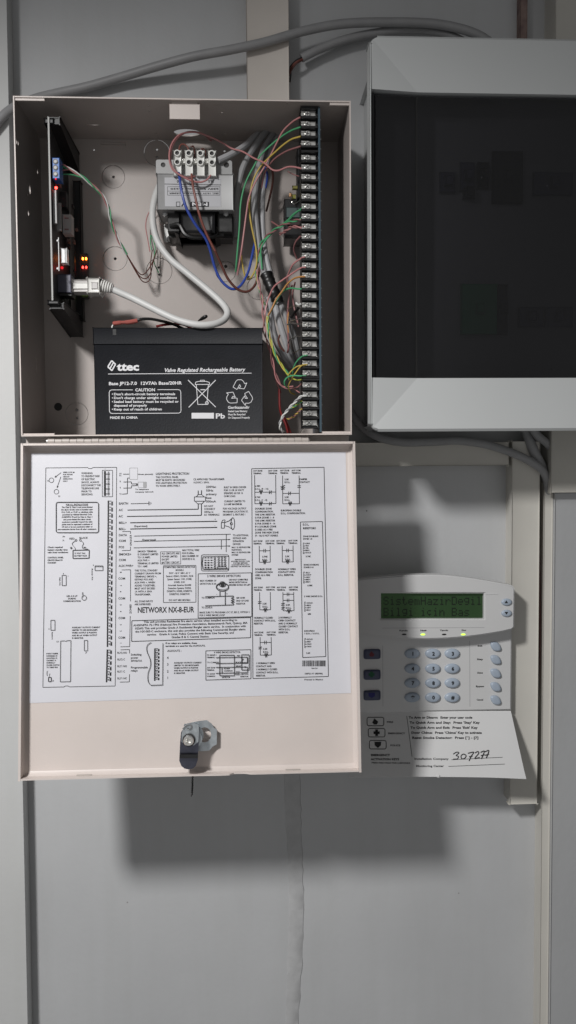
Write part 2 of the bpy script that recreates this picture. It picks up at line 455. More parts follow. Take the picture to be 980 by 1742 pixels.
# knockout blanks: punched discs left in their cut-outs, sunk a little
for x, z, r, hl in KO:
    bm = B()
    plate(bm, circ(x, z, r, None, 32), hl, lambda a, b, h: Vector((a, .0004-h, b)), TH)
    obj('knockout', bm, M['body'], back, ang=60)
    bm = B(); box(bm, x-.0012, x+.0012, -.0004, .0009, z+r-.0006, z+r+.0009); obj('knockout_bridge', bm, M['body'], back)
bm = B(); x, z = zx(99, 692, .001); cyl(bm, (x, .0006, z), (0, -1, 0), .0040, .0016, 18); obj('hole_dark_disc', bm, M['tape'], back)  # black disc filling the hole, standing in for the darkness behind it
bm = B()   # pressed slot above the knockout
x, z = zx(193, 245, .001); box(bm, x-.0115, x+.0115, TH, TH+.0008, z-.0012, z+.0004, .0004)
obj('pressed_slot', bm, M['body'], back)
# left side, holes as seen
def sidept(px, py, X):
    v = ray(px, py); t = (X-CO.x)/v.x; p = CO+v*t; return (-p.y, p.z)
hs = []
SD0, SD1 = .0016, D_-.0006
for px, py, rd, rz in ((25.5, 237, .0016, .0024), (31, 243, .0016, .0024), (64, 292, .0018, .0022), (51, 322.5, .0030, .0040), (47.5, 331.5, .0010, .0011), (48.5, 362.5, .0020, .0026), (67, 236, .0010, .0009), (34.5, 626, .0010, .0020), (62, 633, .0009, .0010)):
    d, z = sidept(px, py, TH); d = min(max(d, SD0+rd+.001), SD1-rd-.001); hs.append(circ(d, z, rd, rz, 10))
d, z = sidept(61, 618, TH)
def cres(d, z, rd, rz, k=.55, n=7):
    o = [(d+rd*math.cos(t), z+rz*math.sin(t)) for t in [math.pi*(.5+i/(n-1)) for i in range(n)]]
    i_ = [(d+rd*k*math.cos(t)+.0, z+rz*.97*math.sin(t)) for t in [math.pi*(1.5-i/(n-1)) for i in range(1, n-1)]]
    return o+i_
hs.append(cres(d+.001, z, .004, .0065, .65))
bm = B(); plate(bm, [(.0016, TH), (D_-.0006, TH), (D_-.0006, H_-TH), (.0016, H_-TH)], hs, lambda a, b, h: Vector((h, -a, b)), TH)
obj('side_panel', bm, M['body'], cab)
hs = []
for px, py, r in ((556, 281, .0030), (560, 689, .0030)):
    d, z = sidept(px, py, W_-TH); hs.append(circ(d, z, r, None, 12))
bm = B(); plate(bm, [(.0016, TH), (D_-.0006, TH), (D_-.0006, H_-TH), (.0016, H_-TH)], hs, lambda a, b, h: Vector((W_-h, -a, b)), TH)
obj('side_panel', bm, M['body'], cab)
for px, py in ((556, 281), (560, 689)):
    d, z = sidept(px, py, W_-TH); bm = B(); cyl(bm, (W_-.0005, -d, z), (-1, 0, 0), .0036, .0012, 16); obj('hole_dark_disc', bm, M['tape'], cab)  # black discs added so the side holes look dark
# top with slots and holes
def toppt(px, py, Z):
    v = ray(px, py); t = (Z-CO.z)/v.z; p = CO+v*t; return (p.x, -p.y)
hs = []
for px, py, r in ((129, 167.5, .0010), (252, 180, .0011), (255, 190, .0011), (377, 192, .0013), (266, 227, .0010), (269, 234, .0008), (383, 228, .0010), (488, 172, .0010)):
    x, d = toppt(px, py, H_-TH); hs.append(circ(x, min(d, D_-.004), r, None, 8))
def arc(px, py, R_, wd, a0, a1, n=9):
    x, d = toppt(px, py, H_-TH)
    cx, cd = x, d
    o = [(cx+R_*math.cos(rad(t)), cd-R_*math.sin(rad(t))+R_) for t in [a0+(a1-a0)*i/(n-1) for i in range(n)]]
    i_ = [(cx+(R_-wd*math.sin(math.pi*i/(n-1)))*math.cos(rad(t)), cd-(R_-wd*math.sin(math.pi*i/(n-1)))*math.sin(rad(t))+R_) for i, t in [(i, a1-(a1-a0)*i/(n-1)) for i in range(1, n-1)]]
    return o+i_
hs.append(arc(161, 214, .0120, .0022, 40, 140))
hs.append(arc(370, 179, .0080, .0012, 50, 130))
x, d = toppt(318, 226, H_-TH)
hs.append(circ(x, d, .0125, .0085, 18))      # the round cable entry above the transformer
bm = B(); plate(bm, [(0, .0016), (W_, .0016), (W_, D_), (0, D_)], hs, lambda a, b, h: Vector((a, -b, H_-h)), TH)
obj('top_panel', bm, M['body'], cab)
bm = B(); box(bm, 0, W_, .0016, D_, 0, TH)
obj('bottom_panel', bm, M['body'], cab)
# folded corner lips along the front rim
for x0, x1, z0, z1 in ((TH, .026, H_-.0034, H_-TH), (W_-.018, W_-TH, H_-.0034, H_-TH), (TH, .028, TH, .0026), (W_-.026, W_-TH, TH, .0030)):
    bm = B(); box(bm, x0, x1, D_-.0016, D_-.0004, z0, z1, .0003)
    obj('corner_lip', bm, M['beige'], cab)
p0 = U(288, 177, .085); p1 = U(340, 203, .085)
bm = B(); box(bm, p0.x, p1.x, .0838, .085, p1.z, p0.z, .0003); box(bm, p0.x+.002, p1.x-.002, .0835, .0848, p0.z-.001, H_-TH)
tag(obj('latch_tab', bm, M['beige'], cab), 'light bent tab hanging from the cabinet top')
# hinge
hx0 = U(78, 748, .092).x; hx1 = U(526, 748, .092).x
bm = B(); box(bm, hx0, hx1, .0815, .0828, -.0085, -.0002); obj('hinge_leaf', bm, M['hinge'], cab)
bm = B(); box(bm, TH, W_-TH, .0770, .0782, -.0086, -.0002); obj('gap_light_blocker', bm, M['hinge'], cab)  # added plate that blocks light leaking through the gap under the cabinet
nk = 36; kw = (hx1-hx0)/nk; bm = B()
cyl(bm, (hx0+.0002, -.0852, -.0042), (1, 0, 0), .0024, kw-.0004, 14)
if True:
    k0 = obj('hinge_knuckle', bm, M['hinge'], cab)
for i in range(1, nk): inst('hinge_knuckle', k0, cab, (i*kw, (.0002 if i % 2 else 0), (-.0002 if i % 2 else 0)))
bm = B(); cyl(bm, (hx0-.001, -.0852, -.0042), (1, 0, 0), .0015, hx1-hx0+.002, 8); obj('hinge_pin', bm, M['steel'], cab)

for nm, a_ in (('rim', (0, TH, 0, H_)), ('rim', (W_-TH, W_, 0, H_)), ('rim', (TH, W_-TH, H_-TH, H_)), ('rim', (TH, W_-TH, 0, TH))):
    bm = B(); box(bm, a_[0], a_[1], D_+.0001, D_+.0007, a_[2], a_[3], .0002); obj(nm, bm, M['beige'], cab)
# ------------------------------------------------------------------ the door
TA = .1206; DX = .0028; DW = .2843; DL = .2804; LIP = .012
DO = Vector((DX, -D_, -.0081)); DV = Vector((0, -math.sin(TA), -math.cos(TA))); DN = Vector((0, -math.cos(TA), math.sin(TA)))
def dpt(u, v, n): return DO+Vector((u, 0, 0))+DV*v+DN*n
DM = Matrix(((1, 0, 0, DO.x), (0, -DV.y, 0, 0), (0, 0, 1, 0), (0, 0, 0, 1)))
door = obj('door', B(), M['beige'], cab)
bm = bmesh.new()
def dbox(bm, u0, u1, v0, v1, n0, n1, r=0, seg=2):
    vs = box(bm, 0, 1, 0, 1, 0, 1)
    for v in vs: v.co = dpt(u0+(u1-u0)*v.co.x, v0+(v1-v0)*v.co.z, n0+(n1-n0)*(-v.co.y))
    if r:
        bmesh.ops.bevel(bm, geom=list({e for v in vs for e in v.link_edges}), offset=r, segments=seg, affect='EDGES')
dbox(bm, 0, DW, 0, DL, -TH, 0)
# lips: left, right, top as solid folds; the bottom one with its shallow wavy notch
dbox(bm, 0, TH, 0, DL, 0, LIP, .0004); dbox(bm, DW-TH, DW, 0, DL, 0, LIP, .0004)
dbox(bm, TH+.0002, DW-TH-.0002, 0, TH, 0, LIP, .0004)
n = 80; R0 = []
for i in range(n+1):
    u = TH+.0002+(DW-2*TH-.0004)*i/n
    s = u-.176
    h = LIP - (.0036 if 0 < s < .011 else 0)+(.0010*math.exp(-((u-.165)/.010)**2))
    if -.002 < s <= 0: h -= .0018*(1+s/.002)
    if .011 <= s < .016: h -= .0036*(1-(s-.011)/.005)
    R0.append([bm.verts.new(dpt(u, DL-TH, .0)), bm.verts.new(dpt(u, DL-TH, h)), bm.verts.new(dpt(u, DL, h)), bm.verts.new(dpt(u, DL, .0))])
for a_, b2 in zip(R0, R0[1:]):
    for k in range(3): bm.faces.new([a_[k], a_[k+1], b2[k+1], b2[k]])
# soft fold where sheet meets the lips
for (u0, v0, u1, v1, su, sv) in ((TH, TH, TH, DL-TH, 1, 0), (DW-TH, TH, DW-TH, DL-TH, -1, 0), (TH, DL-TH, DW-TH, DL-TH, 0, -1), (TH, TH, DW-TH, TH, 0, 1)):
    q = [dpt(u0, v0, .0035), dpt(u0+su*.0012, v0+sv*.0012, .0013), dpt(u0+su*.0036, v0+sv*.0036, .0001)]
    q2 = [dpt(u1, v1, .0035), dpt(u1+su*.0012, v1+sv*.0012, .0013), dpt(u1+su*.0036, v1+sv*.0036, .0001)]
    A1 = [bm.verts.new(p) for p in q]; A2 = [bm.verts.new(p) for p in q2]
    for k in range(2): bm.faces.new([A1[k], A1[k+1], A2[k+1], A2[k]])
me = door.data
bmesh.ops.recalc_face_normals(bm, faces=bm.faces); bm.to_mesh(me); bm.free()
me.transform(Matrix.Translation(-org(cab))); me.shade_smooth(); me.set_sharp_from_angle(angle=rad(35))
DS = Surf(DO, DN)
# pressed marks in the left lip and bottom lip
bm = B()
for px, py in ((145, 1326), (498, 1320)):
    p = DS(px, py-2, .0); 
    u = p.x-DX; dbox(bm, u-.006, u+.006, DL-TH-.0006, DL-TH+.0001, LIP*.35, LIP*.5, .0002)
obj('pressed_slot', bm, M['hinge'], door)
# label sheet
c = [(53, 771), (588, 769), (597, 1179), (50, 1196)]
bm = B(); f = []
cc = []
for px, py in c:
    p = DS(px, py, 0); cc.append(p)
vt = [bm.verts.new(p+DN*.0003) for p in cc]; vb = [bm.verts.new(p+DN*.00002) for p in cc]
bm.faces.new(vt); 
for i in range(4): bm.faces.new([vt[i], vt[(i+1) % 4], vb[(i+1) % 4], vb[i]])
for i, p in enumerate(cc):   # keep the sheet inside the lips
    pass
tag(obj('wiring_label', bm, M['paper'], door, smooth=False), 'white printed wiring sheet stuck inside the door')

D = Print(DS, .00045); D.k = 1.25
ink = M['ink']
# --- board outline at the left
D.path([(78, 796), (149, 795.4), (151, 797), (156, 797), (158, 795.3), (198.5, 795)], .8)
D.path([(198.5, 795), (196, 1167), (118, 1168.5), (116, 1167), (111, 1167), (109, 1168.6), (73, 1169.3), (78, 796)], .8)
D.circle(87.5, 817, 4); D.circle(96, 836.5, 4)
D.line(104, 804, 94, 811.5, .7); D.poly([(93, 812.6), (94, 808.8), (97, 811.5)])
D.line(103.5, 811, 98, 827, .7); D.poly([(97, 830.5), (96.4, 826.5), (99.7, 827.5)])
D.text('J1', 82, 817, 2.6, rot=1.57); D.text('J2', 101, 843, 2.6, rot=1.57)
# terminal strips
D.rect(174, 800, 191.5, 845, .7); D.fill(176.8, 801.5, 180.2, 843.5)
for i in range(5): D.line(180, 806.5+i*8.4, 187, 806.5+i*8.4, 1.1)
D.line(183.6, 802, 183.6, 843, .5); D.line(185.3, 802, 185.3, 843, .8)
D.text('1', 178, 797.5, 2)
def strip(x0, y0, x1, y1, n, w):
    D.poly([(x0, y0), (x1, y1), (x1+w, y1), (x0+w, y0)])
    for i in range(n):
        t = (i+.5)/n; x = x0+(x1-x0)*t+w; y = y0+(y1-y0)*t; st = (y1-y0)/n
        D.line(x, y-st*.42, x+4.3, y-st*.42, .8); D.fill(x+1.0, y-st*.1, x+2.4, y+st*.18)
        D.line(x+4.6, y-st*.3, x+4.6, y+st*.3, 1.3); D.line(x+6.2, y-st*.38, x+6.2, y+st*.3, .6)
strip(183.2, 851.5, 181.6, 1100.5, 24, 2.3); strip(181.4, 1105, 180, 1160.5, 6, 2.3)
strip(262.3, 1103, 262, 1158, 9, 2.3)
# battery sketch
D.circle(129.2, 919, 1.6, .6); D.circle(136.6, 919, 1.6, .6)
D.path(spline([(128, 920, 0), (123, 924, 0), (124, 928, 0), (127.5, 932, 0), (128, 936, 0)], 5) and [(p.x, p.y) for p in spline([(128, 920, 0), (123, 924, 0), (124, 928, 0), (127.5, 932, 0), (128, 936, 0)], 5)], .6)
D.path([(p.x, p.y) for p in spline([(138, 920, 0), (142, 924, 0), (140, 929, 0), (141, 933, 0), (149, 934, 0), (150, 936, 0)], 5)], .6)
D.path([(124, 936), (151.8, 935.5), (151.3, 949.5), (124, 950)], .9, True)
D.line(142, 931, 146, 931, 1); D.line(119, 932, 123, 932, 1); D.line(121, 930, 121, 934, 1)
D.rect(161.5, 962.5, 175, 970.5, .6); D.line(161.5, 964, 175, 964, .4)
D.rect(105.5, 978.5, 112.4, 996, .6); D.circle(143, 1017, 4, .6)
D.rect(86.3, 1055, 93.3, 1072, .6); D.rect(143.3, 1089.3, 149, 1107, .6)
D.path([(103, 1090.5), (110, 1090), (112, 1091.2), (113.5, 1089.8), (120.5, 1089.5), (119.8, 1159.5), (102.4, 1159.8)], .6, True)
D.rect(82.3, 1152.2, 87, 1159.5, .8)
D.path(rrect(95.4, 854.3, 167.6, 906, 3.5), .9, True)
D.done('printed_diagram', ink, door)
D.lines(['WIRE LOOP #6', 'FOR PHONE', 'CIRCUIT', 'OPERATION', 'ONLY'], 107, 803.5, 3.75, 2.1, 20, bold=1); D.done('printed_text', ink, door)
D.lines(['WARNING:', 'TO PREVENT RISK', 'OF ELECTRIC', 'SHOCK, ALWAYS', 'DISCONNECT THE', 'TELEPHONE LINE', 'PRIOR TO', 'SERVICING.'], 138.3, 805, 5.15, 3.2, 33); D.done('printed_text', ink, door)
D.done('printed_text', ink, door)
D.text('FOR U.L. INSTALLATIONS', 131, 858.3, 2.5, 38, 'C', 1); D.line(112.5, 860.5, 150, 860.2, .5)
D.lines(["The Class 2, Class 3, and power-limited", "fire alarm circuits must be installed using", "CL3, CL3R, or CL3P, or substitute cable", "permitted by National Electrical Code", "ANSI/NFPA 70 and the Class 2, Class 3", "and power-limited fire alarm circuit", "conductors extending beyond the cable", "jacket must be separated a minimum of", "1/4 inch or by non-conductive tubing or", "non-conductive barrier from all other conductors."], 131.2, 862.7, 4.17, 2.5, 66, 'C', 1); D.done('printed_text', ink, door)
D.done('printed_text', ink, door)
D.text('F+', 106.5, 913, 3); D.text('F-', 106.5, 919.5, 3)
D.text('RED', 118, 916.3, 3.2, 9); D.text('BLACK', 135, 915, 3.2, 14.5)
D.lines(['12 VOLT 7AH', 'BATTERY PACK'], 126.5, 941.3, 4.3, 2.5, 21.5, bold=1); D.done('printed_text', ink, door)
D.lines(['Check required', 'battery standby time', 'with local regulations'], 81, 931, 4.4, 2.6, 35, bold=1); D.done('printed_text', ink, door)
D.lines(['CONTROL PANEL', 'DRAWS 50mA IN', 'STANDBY'], 81, 948.6, 4.4, 2.6, 27, bold=1); D.done('printed_text', ink, door)
D.lines(['LED A IS LIT', 'DURING', 'COMMUNICATION'], 122.5, 1014, 4.3, 2.6, 30, 'C', 1); D.done('printed_text', ink, door)
D.text('LED A', 141, 1007.5, 2.4, 9, rot=1.57); D.text('Ready Kit', 157, 967, 2.2, 20, rot=1.57); D.text('Safe Kit', 102, 982, 2.2, 14, rot=1.57)
D.text('Resistors', 89, 1075, 2.2, 13, rot=1.57); D.text('Tamper', 80.5, 1141, 2.0, 9, rot=1.57); D.text('Pins', 84.5, 1146, 2.0, 5, rot=1.57)
D.text('8', 107, 976, 2.2); D.text('1', 115, 980, 2.2); D.text('8', 158, 961.5, 2.2); D.text('8', 82.5, 1070, 2.2); D.text('U1', 96, 1091.5, 2.6); D.text('J3', 145.5, 1110, 2.4); D.text('J5', 89.5, 1158, 2.2)
D.done('printed_text', ink, door)
D.lines(['AUXILIARY OUTPUTS CURRENT', 'LIMITED TO 250 MICROAMPS', 'WHEN OUTPUT IS POSITIVE', 'AND 80 mA WHEN OUTPUT', 'IS NEGATIVE.'], 122.5, 1067.5, 4.5, 2.5, 48, bold=1); D.done('printed_text', ink, door)
D.lines(['IF BOX TAMPER', 'IS ENABLED IN', 'LOCATION 37,', 'CONNECT A', 'NORMALLY', 'CLOSED SWITCH', 'TO THESE PINS'], 79, 1112, 3.9, 2.3, 22, bold=1); D.done('printed_text', ink, door)
D.done('printed_text', ink, door)
# --- terminal names
for t, y in (('EARTH', 856.5), ('AC', 867.5), ('AC', 878.2), ('BELL+', 889.2), ('BELL-', 899.8), ('DATA', 910.3), ('COM', 920), ('POS', 930.8), ('SMOKE+', 943), ('COM', 952.6), ('AUX PWR+', 962.6)):
    D.text(t, 202, y, 3.7, None if len(t) < 6 else (21.5 if len(t) == 6 else 25))
for t, y in (('8', 974), ('COM', 984.2), ('7', 996.5), ('6', 1007), ('COM', 1018), ('5', 1029.5), ('4', 1040.6), ('COM', 1051.4), ('3', 1063.2), ('2', 1074), ('COM', 1084.7), ('1', 1094.4)):
    if t == 'COM': D.text(t, 201.3, y, 3.6)
    else: D.text(t, 205.5, y-1.5, 3.0, rot=1.57)
for t, y in (('RLY2 NO', 1110.5), ('RLY2 C', 1121.8), ('RLY1 NO', 1133.4), ('RLY1 C', 1142.4), ('RLY1 NC', 1154)):
    D.text(t, 199.6, y, 3.3, 16.5 if len(t) > 6 else 13)
D.text('A1', 203, 805.5, 2.6); D.text('R1', 203, 809, 2.4); D.text('R', 203.5, 819, 2.6); D.text('T', 203.5, 829.8, 2.6); D.text('T1', 203, 840.5, 2.6)
D.text('KEYPAD', 222.4, 910, 3.0, 18.5, rot=1.57); D.text('ZONES', 222, 1044, 3.2, 16, rot=-1.57)
D.done('printed_text', ink, door)
D.path([(208, 904.3), (222, 904), (222, 908)]); D.path([(222, 930), (222, 936.3), (207.5, 936.6)])
D.path([(207, 969.6), (222.2, 969.2), (222, 1023)]); D.path([(221.6, 1048), (220.6, 1100), (205, 1100.4)])
D.path([(205, 1105.5), (220.5, 1105), (220.4, 1111.5)]); D.path([(220.4, 1147), (220, 1160), (204, 1160.4)])
D.line(222.5, 857, 253, 856.3, .9); D.line(253.3, 852.8, 253.3, 859.6, .9); D.line(255.3, 854, 255.3, 858.6, .6); D.line(257.2, 855, 257.2, 857.4, .6)
D.path([(217, 867.7), (337.3, 866.2), (337.3, 857)], 1.2); D.path([(216, 878.6), (342.7, 876.6), (342.7, 857)], 1.2)
D.line(221.5, 889.3, 369.5, 886.8, 1.3); D.line(221.5, 899.9, 369.5, 897.2, 1.3)
D.line(228, 912, 392.5, 908.8, .9); D.line(228, 921, 390, 917.8, .9); D.line(227.5, 932, 390, 928.8, .9)
for x, y in ((392.5, 917.8), (392.5, 928.8)): D.poly([(x, y), (x-3.5, y-1.3), (x-3.5, y+1.3)])
D.line(385, 909, 384.8, 939, .9); D.line(376.6, 918, 376.4, 934.5, .9)
D.line(209.5, 806.7, 220, 806.5, .9); D.path([(210, 820), (223.6, 819.7), (223.6, 823.3), (232, 823)], .9); D.path([(210, 830.4), (223.6, 830), (223.6, 826.4), (232, 826)], .9)
D.path([(208, 840.6), (216.6, 840), (216.9, 813.3), (220.5, 813.2)], .9); D.fill(231.6, 822.4, 234.4, 826.2)
# plug
D.line(337.2, 834.5, 337.2, 841, 1.2); D.line(342.8, 834, 342.8, 841, 1.2)
D.path([(334, 845), (337, 841.3), (343, 841.2), (347, 845)], .9); D.rect(330.6, 845.2, 349.6, 852.6, .9)
D.path([(332, 852.6), (336, 857), (343.6, 857), (347.6, 852.6)], .9)
# siren horn
D.path([(376.6, 889), (382, 888.6), (381.6, 898.4), (376.4, 898.6)], .9, True); D.path([(376.6, 889), (379, 884.6), (383, 884.4), (382, 888.6)], .8)
D.path([(382, 889), (390, 886), (396, 880.5)], .9); D.path([(382, 894), (390, 896.5), (395.5, 901)], .9); D.circle(396, 890.7, 3.2, .9, 10.2); D.circle(393.6, 890.8, 2, .8)
D.text('+', 365, 883.2, 2.8); D.text('-', 365, 893.8, 2.8)
D.done('printed_diagram', ink, door)
D.rect(220.5, 796, 234, 815.5, .6); D.rect(235, 820, 249, 829.5, .6); D.fill(243.5, 820.5, 248.5, 829)
D.done('printed_diagram', M['greyink'], door)
D.text('(Supervised)', 228, 895, 3, 23); D.text('(Supervised)', 241.5, 918.3, 3, 24)
D.text('House phone(s)', 234.5, 806.8, 2.1, 26, bold=1); D.lines(['To telephone', 'company network'], 230, 832.5, 4.3, 2.1, 31, bold=1)
D.text('LIGHTNING PROTECTION', 265, 806, 3.8, 57)
D.lines(['THE CONTROL PANEL', 'MUST BE EARTH GROUNDED', 'FOR LIGHTNING PROTECTION', 'TO WORK EFFECTIVELY.'], 265, 811.8, 4.95, 3.2, 53); D.done('printed_text', ink, door)
D.lines(['CE APPROVED TRANSFORMER', '16.5VAC / 30VA.'], 328.8, 815.5, 5.2, 3.1, 53); D.done('printed_text', ink, door)
D.lines(['230Vac', '50Hz', 'primary', 'fuse', '500mA'], 350.5, 828.2, 6.2, 3.6, 18); D.done('printed_text', ink, door)
D.lines(['DO NOT', 'CONNECT', '220Vac to', 'AC TERMINALS'], 347.2, 861, 4.9, 3.1, 26); D.done('printed_text', ink, door)
D.done('printed_text', ink, door)
D.lines(['BUILT IN SIREN DRIVER', 'FOR 15 OR 30 WATT', 'SPEAKERS 4,8 OR 16', 'OHM LOAD.'], 380.8, 829, 5, 3.1, 38); D.done('printed_text', ink, door)
D.lines(['CURRENT LIMITED TO', '2.0 AMP MAXIMUM.'], 381.3, 852.8, 5, 3.1, 36); D.done('printed_text', ink, door)
D.lines(['FOR VOLTAGE OUTPUT', 'PROGRAM LOCATION 37,', 'SEGMENT 2, FEATURE 1'], 379, 865.3, 5.1, 3.1, 43); D.done('printed_text', ink, door)
D.lines(['TO ADDITIONAL', 'KEYPADS AND', 'EXPANSION', 'DEVICES.'], 396, 910.6, 5, 3.1, 27); D.done('printed_text', ink, door)
D.lines(['MAX 15 KEYPADS PER', 'PARTITION.', 'MAX 32 KEYPADS PER', 'SYSTEM'], 394, 931.2, 4.3, 2.5, 32, bold=1); D.done('printed_text', ink, door)
D.lines(['IMPORTANT', 'POWER DOWN THE', 'SYSTEM BEFORE', 'CONNECTING ANY', 'KEYPAD OR MODULE'], 409, 952, 2.9, 1.9, 33, 'C', 1); D.done('printed_text', ink, door)
D.lines(['SMOKE+ TERMINAL', 'IS CURRENT LIMITED', 'TO 1.0 AMPS.', 'AUX PWR +', 'TERMINAL IS LIMITED', 'TO 1 AMP.'], 234, 938, 5.1, 3.1, 36); D.done('printed_text', ink, door)
D.lines(['THE TOTAL STANDBY', 'CURRENT DRAWN FROM', 'TERMINALS SMOKE +,', 'KEYPAD POS AND', 'AUX PWR +, WHEN', 'ADDED TOGETHER,', 'MUST NOT EXCEED', '1A WITH A 30VA', 'TRANSFORMER.'], 229, 970.6, 5.1, 3.1, 45); D.done('printed_text', ink, door)
D.lines(['ALL ZONE INPUTS', 'ARE SUPERVISED.'], 229, 1023, 5.1, 3.1, 31); D.done('printed_text', ink, door)
D.done('printed_text', ink, door)
D.lines(['ALL CIRCUITS ARE', 'POWER LIMITED', 'EXCEPT', 'BATTERY CIRCUIT.'], 275, 941.6, 5.1, 3.1, 31); D.done('printed_text', ink, door)
D.lines(['MAX TOTAL WIRE', 'RUN IS 600m.', 'MAX NUMBER OF', 'DEVICES IS 32.'], 310, 936, 5.0, 3.1, 29); D.done('printed_text', ink, door)
D.lines(['COMPATIBLE SMOKE DETECTOR', 'MODELS', 'SWV - 20 V  MIN -.01 V', 'Sentrol: 429AC, 521BXC, 521B', 'System Sensor: 1101, 2100E,', '2100D, 2101', 'Acorntek America IDA400', 'Detection Systems: DS250,', 'DS200TH, DS282, DS282TH,', 'DS282THS, DS282THC', '', 'DO NOT MIX MODELS'], 305.5, 964.7, 5.1, 3.0, 53, 'C'); D.done('printed_text', ink, door)
D.text('NETWORX NX-8-EUR', 234, 1037.6, 9.4, 96)
D.lines(['2 WIRE SMOKE DETECTORS'], 352.5, 980, 5, 3.7, 57); D.done('printed_text', ink, door)
D.lines(['MAX NUMBER OF', 'DETECTORS IS 20'], 340, 988, 5.2, 2.9, 28); D.done('printed_text', ink, door)
D.lines(['USE ONLY COMPATIBLE', 'SMOKE DETECTORS AS', 'SPECIFIED IN BOX ON LEFT'], 389.3, 986.2, 4.5, 2.6, 37, bold=1); D.done('printed_text', ink, door)
D.text('TO COMMON', 343, 1017, 3, 22); D.text('TO ZONE 8', 343, 1033.6, 3, 18)
D.lines(['680 OHM', 'END OF LINE', 'RESISTOR'], 402, 1017, 5, 2.9, 21); D.done('printed_text', ink, door)
D.lines(['MAKE SURE TO PROGRAM LOC 37, SEG 2, OPTION 1', 'FOR 2 WIRE SMOKE LOOP'], 339.3, 1042, 4.8, 3.0, 86); D.done('printed_text', ink, door)
D.text('-', 368, 1010.7, 3); D.text('+', 385, 1010.2, 3)
D.done('printed_text', ink, door)
D.lines(["This unit provides Residential fire alarm service when installed according to", "ANSI/NFPA 72-1993 (National Fire Protection Association, Batterymarch Park, Quincy, MA", "02269) This unit provides Grade A Residential Burglar alarm service.  In conjunction with", "the NX-003-C enclosure, this unit also provides the following Commercial Burglar alarm", "service:   Grade A Local, Police Connect with Basic Line Security, and", "Grades B & C Central Station."], 324, 1056.2, 5.4, 3.4, 194, 'C', slope=-.022); D.done('printed_text', ink, door)
D.done('printed_text', ink, door)
D.lines(['If no relays are available, these', 'terminals are used for the AUXOUTS.'], 281.5, 1094.2, 4.8, 2.7, 68, bold=1); D.done('printed_text', ink, door)
D.text('AUXOUTS :', 284.7, 1107.2, 3.4, 24)
for t, y in (('4', 1119), ('3', 1130.2), ('2', 1142), ('1', 1153)): D.text(t, 284, y, 4)
D.lines(['AUXILIARY OUTPUTS CURRENT', 'LIMITED TO 250 MICROAMPS', 'WHEN OUTPUT IS POSITIVE', 'AND 80 mA WHEN OUTPUT', 'IS NEGATIVE.'], 296, 1127.6, 4.4, 2.5, 47, bold=1); D.done('printed_text', ink, door)
D.lines(['Switching', 'power', '30Vdc/1A'], 222.5, 1113.5, 5.3, 3.4, 19); D.lines(['Programmable', 'relays'], 222.5, 1135.5, 5.3, 3.4, 29); D.done('printed_text', ink, door)
D.lines(['4 WIRE SMOKE DETECTOR'], 364, 1109.8, 5, 3, 45); D.done('printed_text', ink, door)
D.lines(['TO SMOKE +', 'TERMINAL'], 352, 1114.5, 4, 2.3, 17, bold=1); D.text('TO COMMON', 352.5, 1127, 2.4, 20); D.lines(['ANY ZONE', 'TERMINAL'], 352, 1136, 4, 2.3, 14, bold=1); D.lines(['TO ZONE', 'COMMON'], 352, 1146.5, 4, 2.3, 14, bold=1); D.done('printed_text', ink, door)
D.text('RED', 403, 1115.5, 2.2, bold=1); D.text('BLACK', 401, 1126.7, 2.2, bold=1); D.text('RELAY', 401.5, 1133, 2.2, bold=1)
D.lines(['ALARM', 'COMMON'], 381, 1137.5, 3.8, 2.2, bold=1); D.text('DETECTOR', 377.5, 1152.3, 2.5, 14, bold=1); D.lines(['2.2K E.O.L', 'RESISTOR'], 409, 1147, 4, 2.2, 14, bold=1); D.done('printed_text', ink, door)
D.done('printed_text', ink, door)
# boxes and sketches in the middle
D.rect(273, 938.6, 307.5, 959.5, .6); D.rect(278, 962.5, 333.3, 1025, .8, .6); D.path([(337.2, 976.2), (428, 974.4), (428.4, 1049), (337, 1051.2)], .9, True)
D.path([(224.3, 1056), (426.6, 1050.5), (426.3, 1084.8), (224, 1091.2)], 1.0, True)
D.path([(350.2, 1107.2), (426.8, 1105.2), (427, 1154.6), (350.3, 1157)], .9, True)
D.path(rrect(342.5, 943.8, 389.3, 971.3, 3), .9, True); D.line(345, 947, 388.5, 946.4, .8); D.path([(345.4, 947), (344, 958), (345.6, 969)], 1.4)
for r in range(5):
    for cx in (349.5, 354.5): D.line(cx-1.7, 949+r*4.1, cx+1.7, 949+r*4.1, 1.3 if r < 2 else 2)
    D.line(358, 949+r*4.1, 361.5, 949+r*4.1, 1.4); D.circle(365.5, 949+r*4.1, 1.6, .8)
D.line(347, 968.5, 388.5, 967.8, 1.4)
for r in range(4):
    for q in range(3): D.circle(372+q*5.4, 948.6+r*4.1, 1.6, .7, 1.3)
D.path(rrect(369.5, 963.8, 385.5, 967, 1.2), .8, True)
D.circle(378.3, 999, 10.6, .9, 6.6); D.circle(378.3, 997.4, 10.6, .6, 5.8); D.circle(378.3, 994.5, 5.4, .9, 3.6); D.circle(378.3, 991.8, 4.3, .8, 2.4); D.disc(378.3, 995.5, 3)
D.line(374, 1005.6, 374, 1013.8, .8); D.line(383, 1005.6, 383, 1029, .8)
D.line(349, 1015, 397, 1013.6, .8); D.line(349, 1030.4, 397, 1028.8, .8)
D.path([(397, 1013.6), (397, 1016), (393, 1017.5), (398.5, 1019.5), (393, 1021.5), (398.5, 1023.5), (393, 1025), (397, 1026.5), (397, 1028.8)], .9)
